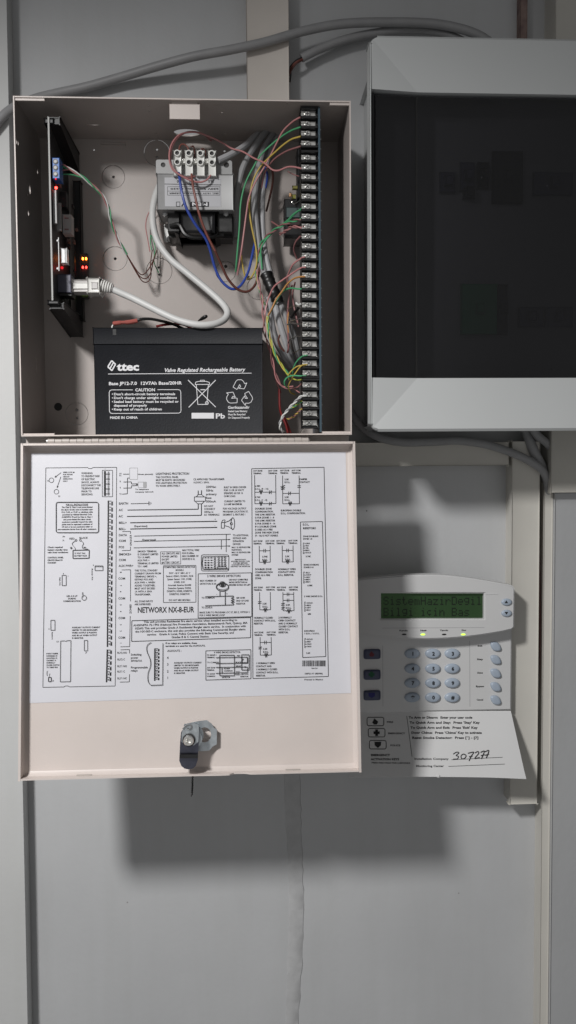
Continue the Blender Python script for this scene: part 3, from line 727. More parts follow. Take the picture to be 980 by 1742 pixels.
D.path([(p.x, p.y) for p in spline([(257, 1093, 0), (250.5, 1098, 0), (250, 1108, 0), (255.5, 1122, 0), (256, 1133, 0), (252, 1145, 0), (251.8, 1158, 0), (256, 1165, 0), (262, 1165.6, 0), (276.5, 1165, 0)], 5)], .8); D.line(277, 1094, 276.5, 1165, .7)
D.rect(373.6, 1114.5, 398.6, 1149.3, .8); D.rect(411, 1113.7, 423.7, 1139.6, .8); D.rect(411.5, 1118, 420.5, 1127, .6)
for y in (1118.6, 1128.6, 1135.3, 1145.3): D.line(367, y, 400 if y > 1140 else 421, y-.8, .8)
D.path([(421, 1118), (421, 1128)], .8); D.text('P', 413, 1122.5, 3); D.disc(417, 1134.5, 1.2); D.path([(421, 1134.5), (421, 1144), (409, 1144.3)], .8)
for k in range(4): D.line(402+k*1.7, 1142, 401+k*1.7, 1148, .8)
D.path([(377.5, 1135), (377.5, 1145)], .8)
D.done('printed_diagram', ink, door)
# --- right-hand panel of zone sketches
D.path([(428.2, 797.3), (551.3, 794.9), (558.8, 1150.8), (430.3, 1154.3)], .9, True)
D.path([(511.2, 888), (548.5, 887.2), (554.3, 1116.8), (515, 1118.6)], .9, True)
def hd(x, y):
    D.lines(['ANY ZONE', 'TERMINAL'], x, y, 4.3, 2.6, 15.5, bold=1)
def hd2(x, y):
    D.lines(['ANY COM', 'TERMINAL'], x, y, 4.3, 2.6, 15.5, bold=1)
def zig(x, y, w=9):
    D.path([(x-w/2, y), (x-3, y), (x-2, y-4), (x-1, y+3.5), (x, y-4), (x+1, y+3.5), (x+2, y-4), (x+3, y), (x+w/2, y)], .8)
def contact(x, y, v=0, cl=1):
    if v: D.line(x-3, y-1.4, x+3, y-1.4, .9); D.line(x-3, y+1.4, x+3, y+1.4, .9)
    else: D.line(x-1.4, y-3, x-1.4, y+3, .9); D.line(x+1.4, y-3, x+1.4, y+3, .9)
    if cl: D.line(x-2.5, y+2.5, x+2.5, y-2.5, .8)
hd(430.8, 801); hd2(456.3, 800.8); hd(476.5, 800.4); hd2(496, 800.3)
D.line(433.2, 808, 433.6, 857, .9); D.line(469, 808, 469.4, 856.4, .9)
for y, z in ((837.3, 827), (856.8, 846)):
    D.line(433.4, y, 441, y, .9); zig(444, y, 8); D.line(448, y, 469.3, y-.4, .9); contact(460, y, 0, 1)
D.lines(['6.98K', 'E.O.L. (9 - 16)'], 433.6, 826.8, 4.9, 2.8); D.lines(['3.74K', 'E.O.L. (1 - 8)'], 433.6, 845.8, 4.9, 2.8); D.done('printed_text', ink, door)
D.line(480.8, 809, 481, 857, .9); D.line(508.8, 809, 509.4, 857, .9); D.line(481, 839.4, 509.3, 839.2, .9); contact(492.5, 839.3, 0, 1); D.line(481, 857, 509.4, 857, .9); zig(493.6, 857)
D.path([(477, 828), (485, 825.5), (477.5, 830.5), (485, 829), (478, 833), (484.5, 832)], .8); contact(508.9, 827.6, 1, 0)
D.lines(['3.3K', 'E.O.L.'], 484, 815.5, 4.8, 2.8, bold=1); D.lines(['3.3K', 'E.O.L.'], 484, 845.8, 4.8, 2.8, bold=1); D.lines(['TAMPER', 'CONTACT'], 509, 815.3, 4.9, 2.8, 18, bold=1); D.done('printed_text', ink, door)
D.lines(['DOUBLED ZONE', 'CONFIGURATION.', 'THE 3.74K RESISTOR', 'IS FOR ZONES 1 - 8', 'THE 6.98K RESISTOR', 'IS FOR ZONES 9 - 16', 'IF A DOUBLED ZONE', 'IS USED AS A FIRE', 'ZONE THE HIGH ZONE', '(9 - 16) IS NOT USABLE.'], 433.8, 865.3, 5.1, 2.9, 40, bold=1); D.done('printed_text', ink, door)
D.lines(['EUROPEAN DOUBLE', 'E.O.L. CONFIGURATION.'], 477.6, 868.4, 4.9, 2.9, 42, bold=1); D.done('printed_text', ink, door)
D.done('printed_diagram', ink, door)
for bx, by in ((431, 920.5), (470, 920)):
    hd(bx, by); hd2(bx+20.5, by-.3)
    x0 = bx+10; x1 = bx+28.5; y1 = by+36
    D.line(x0, by+8, x0+.3, y1, .9); D.line(x1, by+8, x1+.3, y1, .9); D.line(x0, by+16.5, x1, by+16.3, .9); contact((x0+x1)/2, by+16.4, 0, 0)
    D.line(x0, y1, x1, y1-.2, .9); zig((x0+x1)/2, y1); D.lines(['3.74K' if bx < 440 else '3.3K', 'E.O.L.'], bx+15, by+26.5, 5.2, 2.8, bold=1)
D.lines(['DOUBLED ZONE', 'CONFIGURATION', 'USED AS A FIRE', 'ZONE.'], 434, 968.4, 5.1, 2.9, 30, bold=1); D.done('printed_text', ink, door)
D.lines(['NORMALLY OPEN', 'CONTACT WITH', 'E.O.L. RESISTOR.'], 473, 968.3, 5.0, 2.9, 30, bold=1); D.done('printed_text', ink, door)
hd(431.5, 999.4); hd2(452.3, 999); hd(471, 999.3); hd2(491.3, 999)
D.line(441.6, 1007.5, 442, 1037.5, .9); D.line(459.8, 1007.3, 460.3, 1037.3, .9); D.line(442, 1037.4, 460.3, 1037.2, .9); zig(451.5, 1038); contact(441.8, 1025, 1, 1); D.lines(['3.3K', 'E.O.L.'], 446.5, 1027, 5, 2.8, bold=1)
D.line(481.2, 1007.5, 481.6, 1039, .9); D.line(499.6, 1007.3, 500.2, 1039, .9); D.line(481.5, 1039, 500.2, 1038.8, .9); zig(491.5, 1040); D.line(481.3, 1011, 499.7, 1010.8, .9); contact(490, 1011, 0, 0); D.line(481.4, 1021.4, 499.8, 1021.2, .9); contact(490, 1021.3, 0, 0); contact(481.4, 1028, 1, 1); contact(481.5, 1034.6, 1, 1)
D.lines(['3.3K', 'E.O.L.'], 486, 1029, 5, 2.8, bold=1); D.done('printed_text', ink, door)
D.lines(['NORMALLY CLOSED', 'CONTACT WITH E.O.L.', 'RESISTOR.'], 432, 1051, 4.9, 2.9, 37, bold=1); D.done('printed_text', ink, door)
D.lines(['2 NORMALLY', 'OPEN CONTACT', 'AND 2 NORMALLY', 'CLOSED CONTACT', 'WITH E.O.L.', 'RESISTOR.'], 473.8, 1050.6, 5.05, 2.9, 33, bold=1); D.done('printed_text', ink, door)
hd(432.5, 1076); hd2(453.5, 1075.6)
D.line(442.5, 1084, 442.8, 1114.5, .9); D.line(461.3, 1084, 461.7, 1114.2, .9); D.line(442.8, 1114.5, 461.7, 1114.3, .9); zig(453, 1115); D.line(442.5, 1093, 461.4, 1092.8, .9); contact(451.5, 1093, 0, 0); contact(442.7, 1102.3, 1, 1); D.lines(['3.3K', 'E.O.L.'], 447.5, 1104, 5, 2.8, bold=1)
D.lines(['1 NORMALLY OPEN', 'CONTACT AND', '1 NORMALLY CLOSED', 'CONTACT WITH E.O.L.', 'RESISTOR.'], 435.5, 1128.2, 5.3, 2.9, 38, bold=1); D.done('printed_text', ink, door)
D.done('printed_diagram', ink, door)
D.text('E.O.L.', 515, 892.3, 3.4, 11); D.text('RESISTORS', 515.3, 898.6, 3.2, 22, bold=1)
D.lines(['ZONE DOUBLING', 'ZONES 1-8'], 515.5, 912.4, 4.3, 2.5, 26, bold=1); D.lines(['1-ORG', '2-VIO', '3-YEL', '4-BRN', '5-GOLD'], 516.5, 924.5, 3.9, 2.3, 13, bold=1); D.text('3.74K', 520, 946.5, 2.6, bold=1); D.done('printed_text', ink, door)
D.lines(['ZONE DOUBLING', 'ZONES 9-16'], 516.5, 960.8, 4.3, 2.5, 26, bold=1); D.lines(['1-BLU', '2-WHT', '3-GRY', '4-BRN', '5-BRN'], 517.5, 974.2, 3.9, 2.3, 12, bold=1); D.text('6.98K', 523, 996, 2.6, bold=1); D.done('printed_text', ink, door)
D.text('2 WIRE SMOKE E.O.L.', 517.3, 1014.5, 2.5, 32, bold=1); D.lines(['1-GOLD', '2-BRN', '3-GRY', '4-BLU'], 519, 1025.7, 4.0, 2.3, 13, bold=1); D.text('680', 523.5, 1044.5, 2.6, bold=1)
D.lines(['EUROPEAN', '1 E.O.L. / 2 E.O.L.'], 517.5, 1073.4, 4.3, 2.5, 26, bold=1); D.lines(['1-GOLD', '2-RED', '3-ORG', '4-ORG'], 519, 1087.5, 4.1, 2.3, 13, bold=1); D.text('3.3K', 521, 1111, 2.6, bold=1); D.done('printed_text', ink, door)
for k, y0, y1 in ((515.8, 923.5, 942), (516.3, 973, 992), (518, 1024, 1040), (518.3, 1086, 1102)): D.line(k, y0, k, y1, .6); D.line(k, y0, k+2, y0, .6); D.line(k, y1, k+2, y1, .6)
D.text('*0041726*', 529, 1137, 2.0, 12); D.text('150721-V1 (REV06)', 518, 1146, 2.5, 31, bold=1); D.text('Printed in Mexico', 517.8, 1156.2, 2.5, 32, bold=0)
random.seed(3); x = 514.2
while x < 553:
    w_ = random.choice((.5, .7, 1.1, 1.5)); D.poly([(x, 1123.6), (x+w_, 1123.6), (x+w_, 1133.5), (x, 1133.5)]); x += w_+random.choice((.45, .6, .9))
D.done('printed_text', ink, door)

# ------------------------------------------------------------------ lock on the door
def dl(px, py, n): return DS(px, py, n)
bm = B()
# spring clip: a flat octagonal ring standing round the barrel, open window at its right
out = [(313, 1232), (338, 1226.5), (352, 1225), (360, 1231), (364, 1238), (369, 1241), (369, 1266), (362, 1270), (356, 1277), (342, 1278), (330, 1277), (314, 1272)]
inn = circ(348, 1250, 11.5, 13, 12)
plate(bm, out, [inn], lambda a, b, h: dl(a, b, .0045+h), .0012)
lock = obj('lock_clip', bm, M['zinc'], door)
bm = B(); c0 = dl(326, 1252, 0); c1 = dl(323.5, 1257, .021)
cyl(bm, dl(329, 1250, 0), DN, .0082, .017, 24)
for k in range(4): cyl(bm, dl(329, 1250, .003+k*.003), DN, .0086, .0012, 24)
obj('lock_barrel', bm, M['zinc'], door)
bm = B()
camo = [(306.5, 1262), (308, 1246), (313, 1237), (320, 1231), (330, 1229), (338.5, 1232), (339.5, 1246), (338, 1262), (336.5, 1293), (333, 1303), (328, 1307.5), (321, 1309), (314, 1307.5), (308.5, 1303), (305, 1294)]
plate(bm, camo, [], lambda a, b, h: dl(a, b, .0172+h-(.0030*max(0, min(1, (b-1284)/4)) if b > 1284 else 0)), .0018)
obj('lock_cam', bm, M['darkzinc'], door)
bm = B(); camf = [(305.6, 1283.5), (336.9, 1283.5), (336.6, 1290), (305.3, 1290)]
plate(bm, camf, [], lambda a, b, h: dl(a, b, .0192+h), .0006)
obj('cam_step', bm, M['black'], door)
bm = B(); camt = [(311, 1240), (319, 1231.5), (330, 1229.5), (338, 1232.5), (338.8, 1246), (337.5, 1262), (330, 1268), (316, 1268), (309, 1262), (309, 1250)]
plate(bm, camt, [], lambda a, b, h: dl(a, b, .0192+h), .0008)
obj('lock_washer', bm, M['zinc'], door)
bc = dl(321.5, 1258.5, .0200)
bm = B(); cyl(bm, bc, DN, .0053, .0016, 28)
obj('bolt_washer', bm, M['core'], door)
bm = B()
ring = [];
ax = Vector((1, 0, 0)); ay = DV
R_ = [(.0042, .0), (.0042, .0030), (.0036, .0038), (.0024, .0038), (.0019, .0030), (.0015, .0016), (0.0001, .0014)]
rg = [[bm.verts.new(bc+DN*(.0016+h)+(ax*math.cos(2*math.pi*k/28)+ay*math.sin(2*math.pi*k/28))*r) for k in range(28)] for r, h in R_]
for a_, b2 in zip(rg, rg[1:]):
    for k in range(28): bm.faces.new([a_[k], a_[(k+1) % 28], b2[(k+1) % 28], b2[k]])
bm.faces.new(rg[-1])
obj('bolt_head', bm, M['screw'], door)
bm = B(); rp = [dl(x, y, .021) for x, y in ((311, 1240), (317, 1234), (323, 1233), (326, 1236), (324, 1240), (318, 1240))]
tube(bm, spline(rp, 4), .0006, 6); obj('clip_spring', bm, M['steel'], door)

# twisted black wire end below the door
bm = B(); pp = [U(328, 1318, .118), U(327.6, 1330, .117), U(327.5, 1338, .116), U(327, 1346, .1155), U(326.5, 1355, .115)]
q = spline(pp, 8); q2 = [p+Vector((.0006*math.cos(i*1.1), .0006*math.sin(i*1.1), 0)) for i, p in enumerate(q)]; q3 = [p-Vector((.0006*math.cos(i*1.1), .0006*math.sin(i*1.1), 0)) for i, p in enumerate(q)]
tube(bm, q2, .0004, 5); tube(bm, q3[:-3], .0004, 5)
tag(obj('wire_end', bm, M['blackw']), 'short twisted black wire end sticking out below the cabinet door', 'wire')

# ================================================================== battery
BX0, BX1, BD, BZ0, BZ1 = .0587, .2090, .065, TH+.0001, .0966
bat = thing('battery', ((BX0+BX1)/2, -.035, BZ0), 'black sealed rechargeable battery with white lettering standing on the cabinet floor', 'battery')
zl = U(300, 585.5, BD).z
bm = B(); box(bm, BX0+.0004, BX1-.0004, .0022, BD-.0004, BZ0, zl-.0003, .0007, 2); obj('case', bm, M['battery'], bat)
bm = B(); box(bm, BX0, BX1, .0016, BD, zl, BZ1, .0008, 2); obj('lid', bm, M['battery'], bat)
BS = Surf((0, -BD+.0004, 0), (0, -1, 0))
p = U(195, 562, BD)
bm = B(); box(bm, p.x-.0016, p.x+.0014, BD-.0002, BD+.0003, p.z-.0042, p.z+.001); obj('vent_slot', bm, M['tape'], bat)
tz = BZ1
p = U(191, 556, .058); p.z = tz
bm = B(); tube(bm, spline([p+Vector((.0, 0, -.001)), p+Vector((-.0002, 0, .0020)), p+Vector((.0012, 0, .0038)), p+Vector((.0040, 0, .0046))], 5), .0011, 8)
obj('terminal', bm, M['screw'], bat)
Q = Print(BS, .0002)
wi = M['white_ink']
Q.path([(190, 613.5), (196.5, 619.5), (190.5, 630.5), (183.5, 624)], 2.2, True); Q.line(186.5, 628, 193.5, 616, 2)
Q.text('ttec', 199.5, 623.7, 13.0, 37, bold=1); Q.done('logo', wi, bat)
Q.line(184, 636.2, 428, 634.8, 1.0)
Q.text('Valve Regulated Rechargeable Battery', 280, 629.6, 6.4, 137, it=.22)
Q.text('Base JP12-7.0  12V7Ah Base/20HR', 185, 652.4, 5.4, 124)
Q.path([(226, 663.2), (190, 663.2), (187, 664.5), (185.8, 667.5), (186.2, 699), (187.5, 702.3), (191, 703.4), (304, 702.8), (307.2, 701.3), (308, 698), (307.6, 666.5), (306.4, 663.7), (303, 662.8), (268, 662.9)], 1.0)
Q.text('CAUTION', 247, 663.1, 5.0, 34, 'C')
for i, t in enumerate(["Don't short-circuit battery terminals", "Don't charge under airtight conditions", "Sealed lead battery must be recycled or", "disposed of properly", "Keep out of reach of children"]):
    y = 670.4+i*6.45; Q.text(t, 193.5, y, 4.0, len(t)*2.83, slope=-.004)
    if i != 3: Q.disc(191.3, y, .9)
Q.text('MADE IN CHINA', 187, 710.5, 4.2, 47)
Q.done('lettering', wi, bat)
Q.line(320, 646.5, 367, 692.5, 1.3); Q.line(367, 646.5, 321, 693, 1.3)
Q.path([(334, 653.5), (336.5, 688), (352, 688), (354.5, 653.5)], 1.1); Q.path([(332, 654), (333, 650), (338, 648.8), (351, 648.8), (356, 650.5), (357, 654)], 1.1, True); Q.path([(341, 648.5), (341, 646.8), (348, 646.8), (348, 648.5)], .9)
Q.circle(352, 685.5, 2.6, 1.1); Q.line(341, 663, 349, 663, 1.4)
Q.fill(326, 702.3, 364, 712); Q.text('Pb', 366.5, 707.5, 8.6, 16.5)
Q.done('crossed_bin_symbol', wi, bat)
# three chasing arrows, outlined
def rotp(pts, a, cx, cy):
    return [(cx+(x-cx)*math.cos(a)-(y-cy)*math.sin(a), cy+(x-cx)*math.sin(a)+(y-cy)*math.cos(a)) for x, y in pts]
arrow = [(396.5, 658.5), (401.5, 648.5), (404.5, 646), (411, 646), (414, 648.5), (416.5, 653), (420, 651.2), (415.5, 661.5), (406, 660.5), (409.5, 657.8), (407.7, 654), (405, 659.8), (403, 662.5)]
for k in range(3): Q.path(rotp(arrow, k*2*math.pi/3, 407.6, 669.8), 1.0, True)
Q.lines(['Gerikazandir'], 387.5, 693, 5, 4.6, 37); Q.lines(['Sealed Lead Battery', 'Must Be Recycled', 'Or Disposed Properly'], 388, 699.5, 5.5, 3.2, 37)
Q.done('recycling_symbol', wi, bat)

# ================================================================== transformer
tp0 = U(267, 296, .050); tp1 = U(397, 358, .050)
tr = thing('transformer', ((tp0.x+tp1.x)/2, -TH, .19), 'grey steel transformer with white label mounted on the cabinet back', 'transformer')
bm = B(); box(bm, tp0.x, tp1.x, .012, .050, tp1.z, tp0.z, .0012, 2)
obj('housing', bm, M['trafo'], tr)
fl0 = U(265, 271, .047); fl1 = U(395, 297, .047)
hs = [circ(*zx(277.5, 280, .047), .0022), circ(*zx(385, 280, .047), .0026)]
bm = B(); plate(bm, rrect(fl0.x, fl1.z-.001, fl1.x, fl0.z, .002), hs, lambda a, b, h: Vector((a, -.0450-h, b)), .0014)
obj('flange', bm, M['trafo'], tr)
bm = B()
for px, py in ((277.5, 280), (385, 280)):
    x, z = zx(px, py, .047); cyl(bm, (x, -.0440, z), (0, -1, 0), .0021, .0012, 12)
obj('screw', bm, M['core'], tr)
# laminated core below, coil, foot
c0 = U(275, 358, .040); c1 = U(396, 402, .040)
for k in range(2):
    xx = (c0.x+.0055, c0.x+.0160) if k == 0 else (c1.x-.0135, c1.x-.0005)
    bm = B(); box(bm, xx[0], xx[1], .010, .040, c1.z+.004, tp1.z-.0002, .0004)
    for i in range(12): box(bm, xx[0]-.0002, xx[1]+.0002, .0115+i*.0024, .0127+i*.0024, c1.z+.0035, tp1.z-.0006)
    obj('core_leg', bm, M['core'], tr)
bm = B(); box(bm, c0.x+.016, c1.x-.016, .008, .043, c1.z+.001, tp1.z-.0004, .004, 3)
obj('coil', bm, M['black'], tr)
bm = B(); box(bm, c0.x+.0055, c1.x-.001, .010, .030, c1.z+.001, c1.z+.0042, .0005); obj('core_bar', bm, M['core'], tr)
bm = B(); g = ppath([(290, 385, .040), (305, 383, .044), (315, 398, .046), (330, 404, .046), (355, 403, .044), (380, 400, .040)]); tube(bm, g, .0022, 8); obj('coil_lead', bm, M['tape'], tr)
f0 = U(279, 380, .006); f1 = U(401, 413, .006)
hs = [circ(*zx(302, 406, .006), .0016, None, 10)]
bm = B(); plate(bm, rrect(f0.x, f1.z, f1.x, f0.z, .002), hs, lambda a, b, h: Vector((a, -.0045-h, b)), .0015); box(bm, f0.x+.012, f1.x-.012, .0014, .0046, f1.z+.004, f0.z-.001)
obj('mounting_foot', bm, M['foot'], tr)
x, z = zx(289.5, 406.5, .007)
bm = B(); cyl(bm, (x, -.006, z), (0, -1, 0), .0036, .0016, 20, .0030); obj('mounting_screw', bm, M['core'], tr)
for px in (280.5, 384.5):
    x, z = zx(px, 362, .043)
    bm = B(); cyl(bm, (x, -.040, z-.0005), (0, -1, 0), .0026, .0026, 6); cyl(bm, (x, -.042, z-.0005), (0, -1, 0), .0015, .003, 10); obj('frame_bolt', bm, M['steel'], tr)
L0 = U(280, 302, .050); L1 = U(376, 352, .050)
bm = B(); box(bm, L0.x, L1.x, .0500, .0502, L1.z, L0.z); lab = obj('label', bm, M['film'], tr, smooth=False)
TS = Surf((0, -.0502, 0), (0, -1, 0)); T = Print(TS, .00015)
T.line(280, 313, 376, 314.5, .9); T.rect(285, 317.5, 374, 332, .5); T.line(285, 325, 374, 326, .4)
T.text('230V 50Hz', 372, 321.3, 2.6, 40, rot=math.pi, bold=1); T.text('PRI. 0-230', 330, 321, 2.6, 40, rot=math.pi); T.text('SEC. 16.5V 1.8A', 372, 329, 2.4, 40, rot=math.pi); T.text('TRANSFORMER', 330, 328.5, 2.4, 42, rot=math.pi)
T.text('0', 304, 308.5, 4.5, rot=math.pi); T.text('16.5', 364, 308.5, 4, rot=math.pi, bold=1); T.text('230', 330, 308.5, 3.8, rot=math.pi, bold=1)
T.rect(300, 343.5, 306, 351, .9); T.line(309, 351, 314, 344, 2); T.fill(324, 343.3, 355.5, 351.5)
T.done('label_print', ink, lab)
T.e = .0003; T.text('MEN', 353.5, 347.4, 5.6, 27, rot=math.pi, bold=1, slope=0); T.done('label_print', M['white_ink'], lab)
# four-way nylon terminal block on the flange
tb = thing('terminal_strip', U(331, 300, .047), 'white nylon four-way screw terminal strip on top of the transformer', 'terminal strip')
cell = None
x0_, z0_ = zx(301.5, 275, .056)
for i, px in enumerate((301.5, 321.2, 341, 360.5)):
    x, _ = zx(px, 275, .056)
    if i == 0:
        zt = U(300, 254.5, .056).z; zb = U(300, 293.5, .056).z
        bm = B(); box(bm, x-.0034, x+.0034, .0466, .0540, zb-.002, zt, .0007, 2)
        c1o = obj('terminal_cell', bm, M['nylon'], tb)
        bm = B()
        for py in (260, 275.5):
            zc = U(300, py, .056).z
            seg = 18; rr = [(.0030, .0535), (.0028, .0562), (.0019, .0562), (.0018, .0540)]
            R3 = [[bm.verts.new((x+r*math.cos(2*math.pi*k/seg), -d, zc+r*math.sin(2*math.pi*k/seg))) for k in range(seg)] for r, d in rr]
            for a_, b2 in zip(R3, R3[1:]):
                for k in range(seg): bm.faces.new([a_[k], a_[(k+1) % seg], b2[(k+1) % seg], b2[k]])
        c2o = obj('screw_tower', bm, M['nylon'], c1o, ang=50)
        bm = B()
        for py in (260, 275.5):
            zc = U(300, py, .056).z; cyl(bm, (x, -.0535, zc), (0, -1, 0), .0018, .0010, 12)
        c3o = obj('clamp_screw', bm, M['core'], c1o)
        xb = x
    else:
        k = inst('terminal_cell', c1o, tb, (x-xb, 0, 0))
        inst('screw_tower', c2o, k, (0, 0, 0)); inst('clamp_screw', c3o, k, (0, 0, 0))
bm = B()
for i, px in enumerate((311.3, 331, 350.7)):
    x, z = zx(px, 273, .052); box(bm, x-.0026, x+.0026, .0466, .0515, z-.0022, z+.0018, .0005)
    if i != 1: pass
obj('spacer', bm, M['nylon'], tb)
bm = B()
for px in (311, 331.5, 350.5):
    x, z = zx(px, 271.5, .053); bmesh.ops.create_icosphere(bm, subdivisions=2, radius=.0013, matrix=Matrix.Translation((x, -.0515, z)))
obj('solder_bead', bm, M['screw'], tb)

# ================================================================== main board with its long screw strip
mb = thing('control_board', (.2602, -.04, TH), 'dark blue circuit board on edge at the right, with a long row of screw terminals', 'circuit board')
bm = B(); box(bm, .2586, .2602, .004, .0815, .0028, .2836); obj('circuit_board', bm, M['pcb'], mb)
bm = B(); box(bm, .2585, .2603, .0815, .0822, .0028, .2836); obj('board_edge', bm, M['pcbedge'], mb)
ys = [193.7, 211.2, 227.3, 244.2, 268.4, 284.6, 301, 317.6, 334.2, 350.9, 368.1, 385, 401.8, 418.4, 434.6, 451.3, 468.2, 485.3, 502.3, 518.8, 535.2, 551.8, 568.3, 585.2, 601.4, 617.8, 634.3, 654.6, 670.8, 687.2, 703.1, 719.2]
xs = .2502
def tz_(y): return U(525, y, .078).z
for a_, b2 in ((0, 3), (4, 26), (27, 31)):
    z1 = tz_(ys[a_]-8.6); z0 = tz_(ys[b2]+8.3)
    bm = B(); box(bm, xs-.0066, .2584, .056, .0765, max(z0, .0032), min(z1, .2832), .0004)
    obj('terminal_housing', bm, M['black'], mb)
    bm = B(); zc = []
    for i in range(a_, b2+2):
        if i == a_: z = tz_(ys[i]-8.3)
        elif i == b2+1: z = tz_(ys[b2]+8.0)
        else: z = tz_((ys[i]+ys[i-1])/2)
        z = min(.2828, max(.0036, z))
        box(bm, xs-.0066, .2584, .0766, .0822, z-.0009, z+.0009, .0003)
    tag(obj('barrier', bm, M['black'], mb), kind='stuff')
first = None
for i, y in enumerate(ys):
    z = tz_(y)
    if first is None:
        bm = B(); box(bm, xs-.0062, xs+.0064, .0763, .0772, z-.0024, z+.0024, .0003)
        for s in (-1, 1):   # formed wire guides on the clamp
            box(bm, xs-.0062, xs-.0030, .0770, .0784, z+s*.0016-.0006, z+s*.0016+.0006, .0002)
        t0 = obj('screw_terminal', bm, M['screw'], mb)
        bm = B(); cyl(bm, (xs-.0008, -.0772, z), (0, -1, 0), .0026, .0016, 16, .0022)
        s0 = obj('screw_head', bm, M['screw'], t0)
        bm = B(); box(bm, xs-.0026, xs+.0010, .0782, .0789, z-.0003, z+.0003); box(bm, xs-.0011, xs-.0005, .0782, .07895, z-.0018, z+.0018)
        s1 = obj('screw_slot', bm, M['core'], t0)
        first = z
        bm = B(); cyl(bm, (.2603, -.066, z), (1, 0, 0), .0004, .0024, 6); cyl(bm, (.2603, -.066, z), (1, 0, 0), .0010, .0006, 8)
        p0_ = obj('solder_pin', bm, M['screw'], mb)
    else:
        j = random.uniform(-.0003, .0003)
        k = inst('screw_terminal', t0, mb, (0, 0, z-first))
        a_ = random.uniform(0, 3.1); 
        k.rotation_euler = (0, random.uniform(-.0, .0), 0); q_ = inst('screw_head', s0, k, (random.uniform(-.0003, .0003), 0, random.uniform(-.0002, .0002))); q_ = inst('screw_slot', s1, k, (0, 0, 0))
        # turn each slot its own way about the screw axis
        c_ = Vector((xs-.0008, -.078, first))-org(mb)
        q_.matrix_local = Matrix.Translation(c_) @ Matrix.Rotation(a_, 4, 'Y') @ Matrix.Translation(-c_)
        if i not in (16, 14, 25): inst('solder_pin', p0_, mb, (0, 0, z-first))
# relays and connectors on the board's face
def pbox(name, px0, py0, px1, py1, d0, d1, m, parent, r=.0004, label=None):
    a_ = U(px0, py0, d1); b2 = U(px1, py1, d1)
    bm = B(); box(bm, a_.x, b2.x, d0, d1, b2.z, a_.z, r)
    o = obj(name, bm, m, parent)
    if label: o['label'] = label
    return o
pbox('connector', 506, 254, 514, 336, .030, .052, M['black'], mb)
pbox('relay', 484.5, 339, 512, 406, .012, .040, M['black'], mb)
pbox('relay_face', 487, 353, 512, 370, .0401, .0412, mat('teal_relay', (.07, .10, .10), .5), mb)
pbox('chip', 489, 374, 512, 383, .0402, .0410, mat('chip_dark', (.04, .02, .02), .5), mb)
pbox('jumper', 497, 331, 503, 338, .036, .040, mat('olive', (.25, .24, .05), .5), mb)
pbox('capacitor', 498, 316, 512, 321, .045, .049, mat('olive2', (.22, .20, .05), .5), mb)
bm = B(); tube(bm, ppath([(494, 327, .04), (495, 335, .045), (496, 343, .05), (500, 347, .05), (506, 344, .055), (511, 340, .062)]), .0004, 6); obj('jumper_wire', bm, M['tinned'], mb)
bm = B(); cyl(bm, U(494, 329, .05), (0, 0, -1), .0012, .003, 8); obj('resistor', bm, M['orange'], mb)

# ================================================================== small module at the left
lm = thing('communicator_module', (.0262, -.04, .10), 'dark network module on edge at the cabinet left, with blue terminal and glowing lights', 'circuit board')
zt = U(84, 199, .082).z; zb = U(88, 511, .082).z; mx_ = U(86, 360, .082).x
bm = B(); box(bm, mx_-.0006, mx_+.0006, .006, .0815, zb, zt); obj('circuit_board', bm, M['pcbl'], lm)
bm = B(); box(bm, mx_-.0007, mx_+.0007, .0815, .0822, zb, zt); obj('board_edge', bm, M['pcbedge2'], lm)
# plastic guides running from front to back
def arm(z_ft, z_fb, z_bt, z_bb, x0, x1, name):
    """tapered rail from the front of the board back to the cabinet"""
    bm = B(); vs = box(bm, 0, 1, .004, .080, 0, 1)
    for v in vs:
        f_ = v.co.y < -.04; hi = v.co.z > .5
        v.co.z = (z_ft if hi else z_fb) if f_ else (z_bt if hi else z_bb)
        v.co.x = (x0 if v.co.x < .5 else x1)-(.0015 if f_ else 0)
    bmesh.ops.bevel(bm, geom=list(bm.edges), offset=.0007, segments=2, affect='EDGES')
    return obj(name, bm, M['black'], lm)
arm(zt+.0005, zt-.0055, zt-.002, zt-.020, mx_+.0009, mx_+.0105, 'top_guide')
bm = B(); box(bm, mx_-.0035, mx_+.0040, .070, .0810, zt-.005, zt-.001, .0008); obj('guide_clip', bm, M['black'], lm)
arm(zb-.002, zb-.007, zb-.001, zb-.019, mx_-.001, mx_+.0105, 'bottom_guide')
bm = B(); box(bm, mx_-.0035, mx_+.0055, .068, .0835, zb-.0035, zb-.0005, .0008); obj('guide_clip', bm, M['black'], lm)
bm = B(); box(bm, mx_+.0060, mx_+.0125, .0018, .012, zb-.004, zt-.030, .0008); obj('back_rail', bm, M['black'], lm)
bm = B(); cyl(bm, U(124, 565, .006), (0, -1, 0), .0018, .004, 10); obj('rail_screw', bm, M['core'], lm)
def lbox(name, px0, py0, px1, py1, d1, th, m, r=.0003, label=None):
    return pbox(name, px0, py0, px1, py1, d1-th, d1, m, lm, r, label)
bt = lbox('terminal_block', 89, 268.5, 101.5, 303.5, .0795, .014, M['blue_t'], .0003, 'bright blue three-way terminal block')
bm = B()
for py in (275, 285.3, 296.2):
    c_ = U(94.5, py, .0796); cyl(bm, c_, (0, -1, 0), .0022, .0004, 14)
obj('terminal_ring', bm, M['tape'], bt)
bm = B()
for py in (275, 285.3, 296.2):
    c_ = U(94.5, py, .0800); cyl(bm, c_, (0, -1, 0), .0013, .0005, 12); 
obj('terminal_screw', bm, M['trafo'], bt)
bm = B(); bmesh.ops.create_icosphere(bm, subdivisions=2, radius=.0012, matrix=Matrix.Translation(U(95.5, 319.5, .078))); obj('led', bm, M['led_r'], lm)
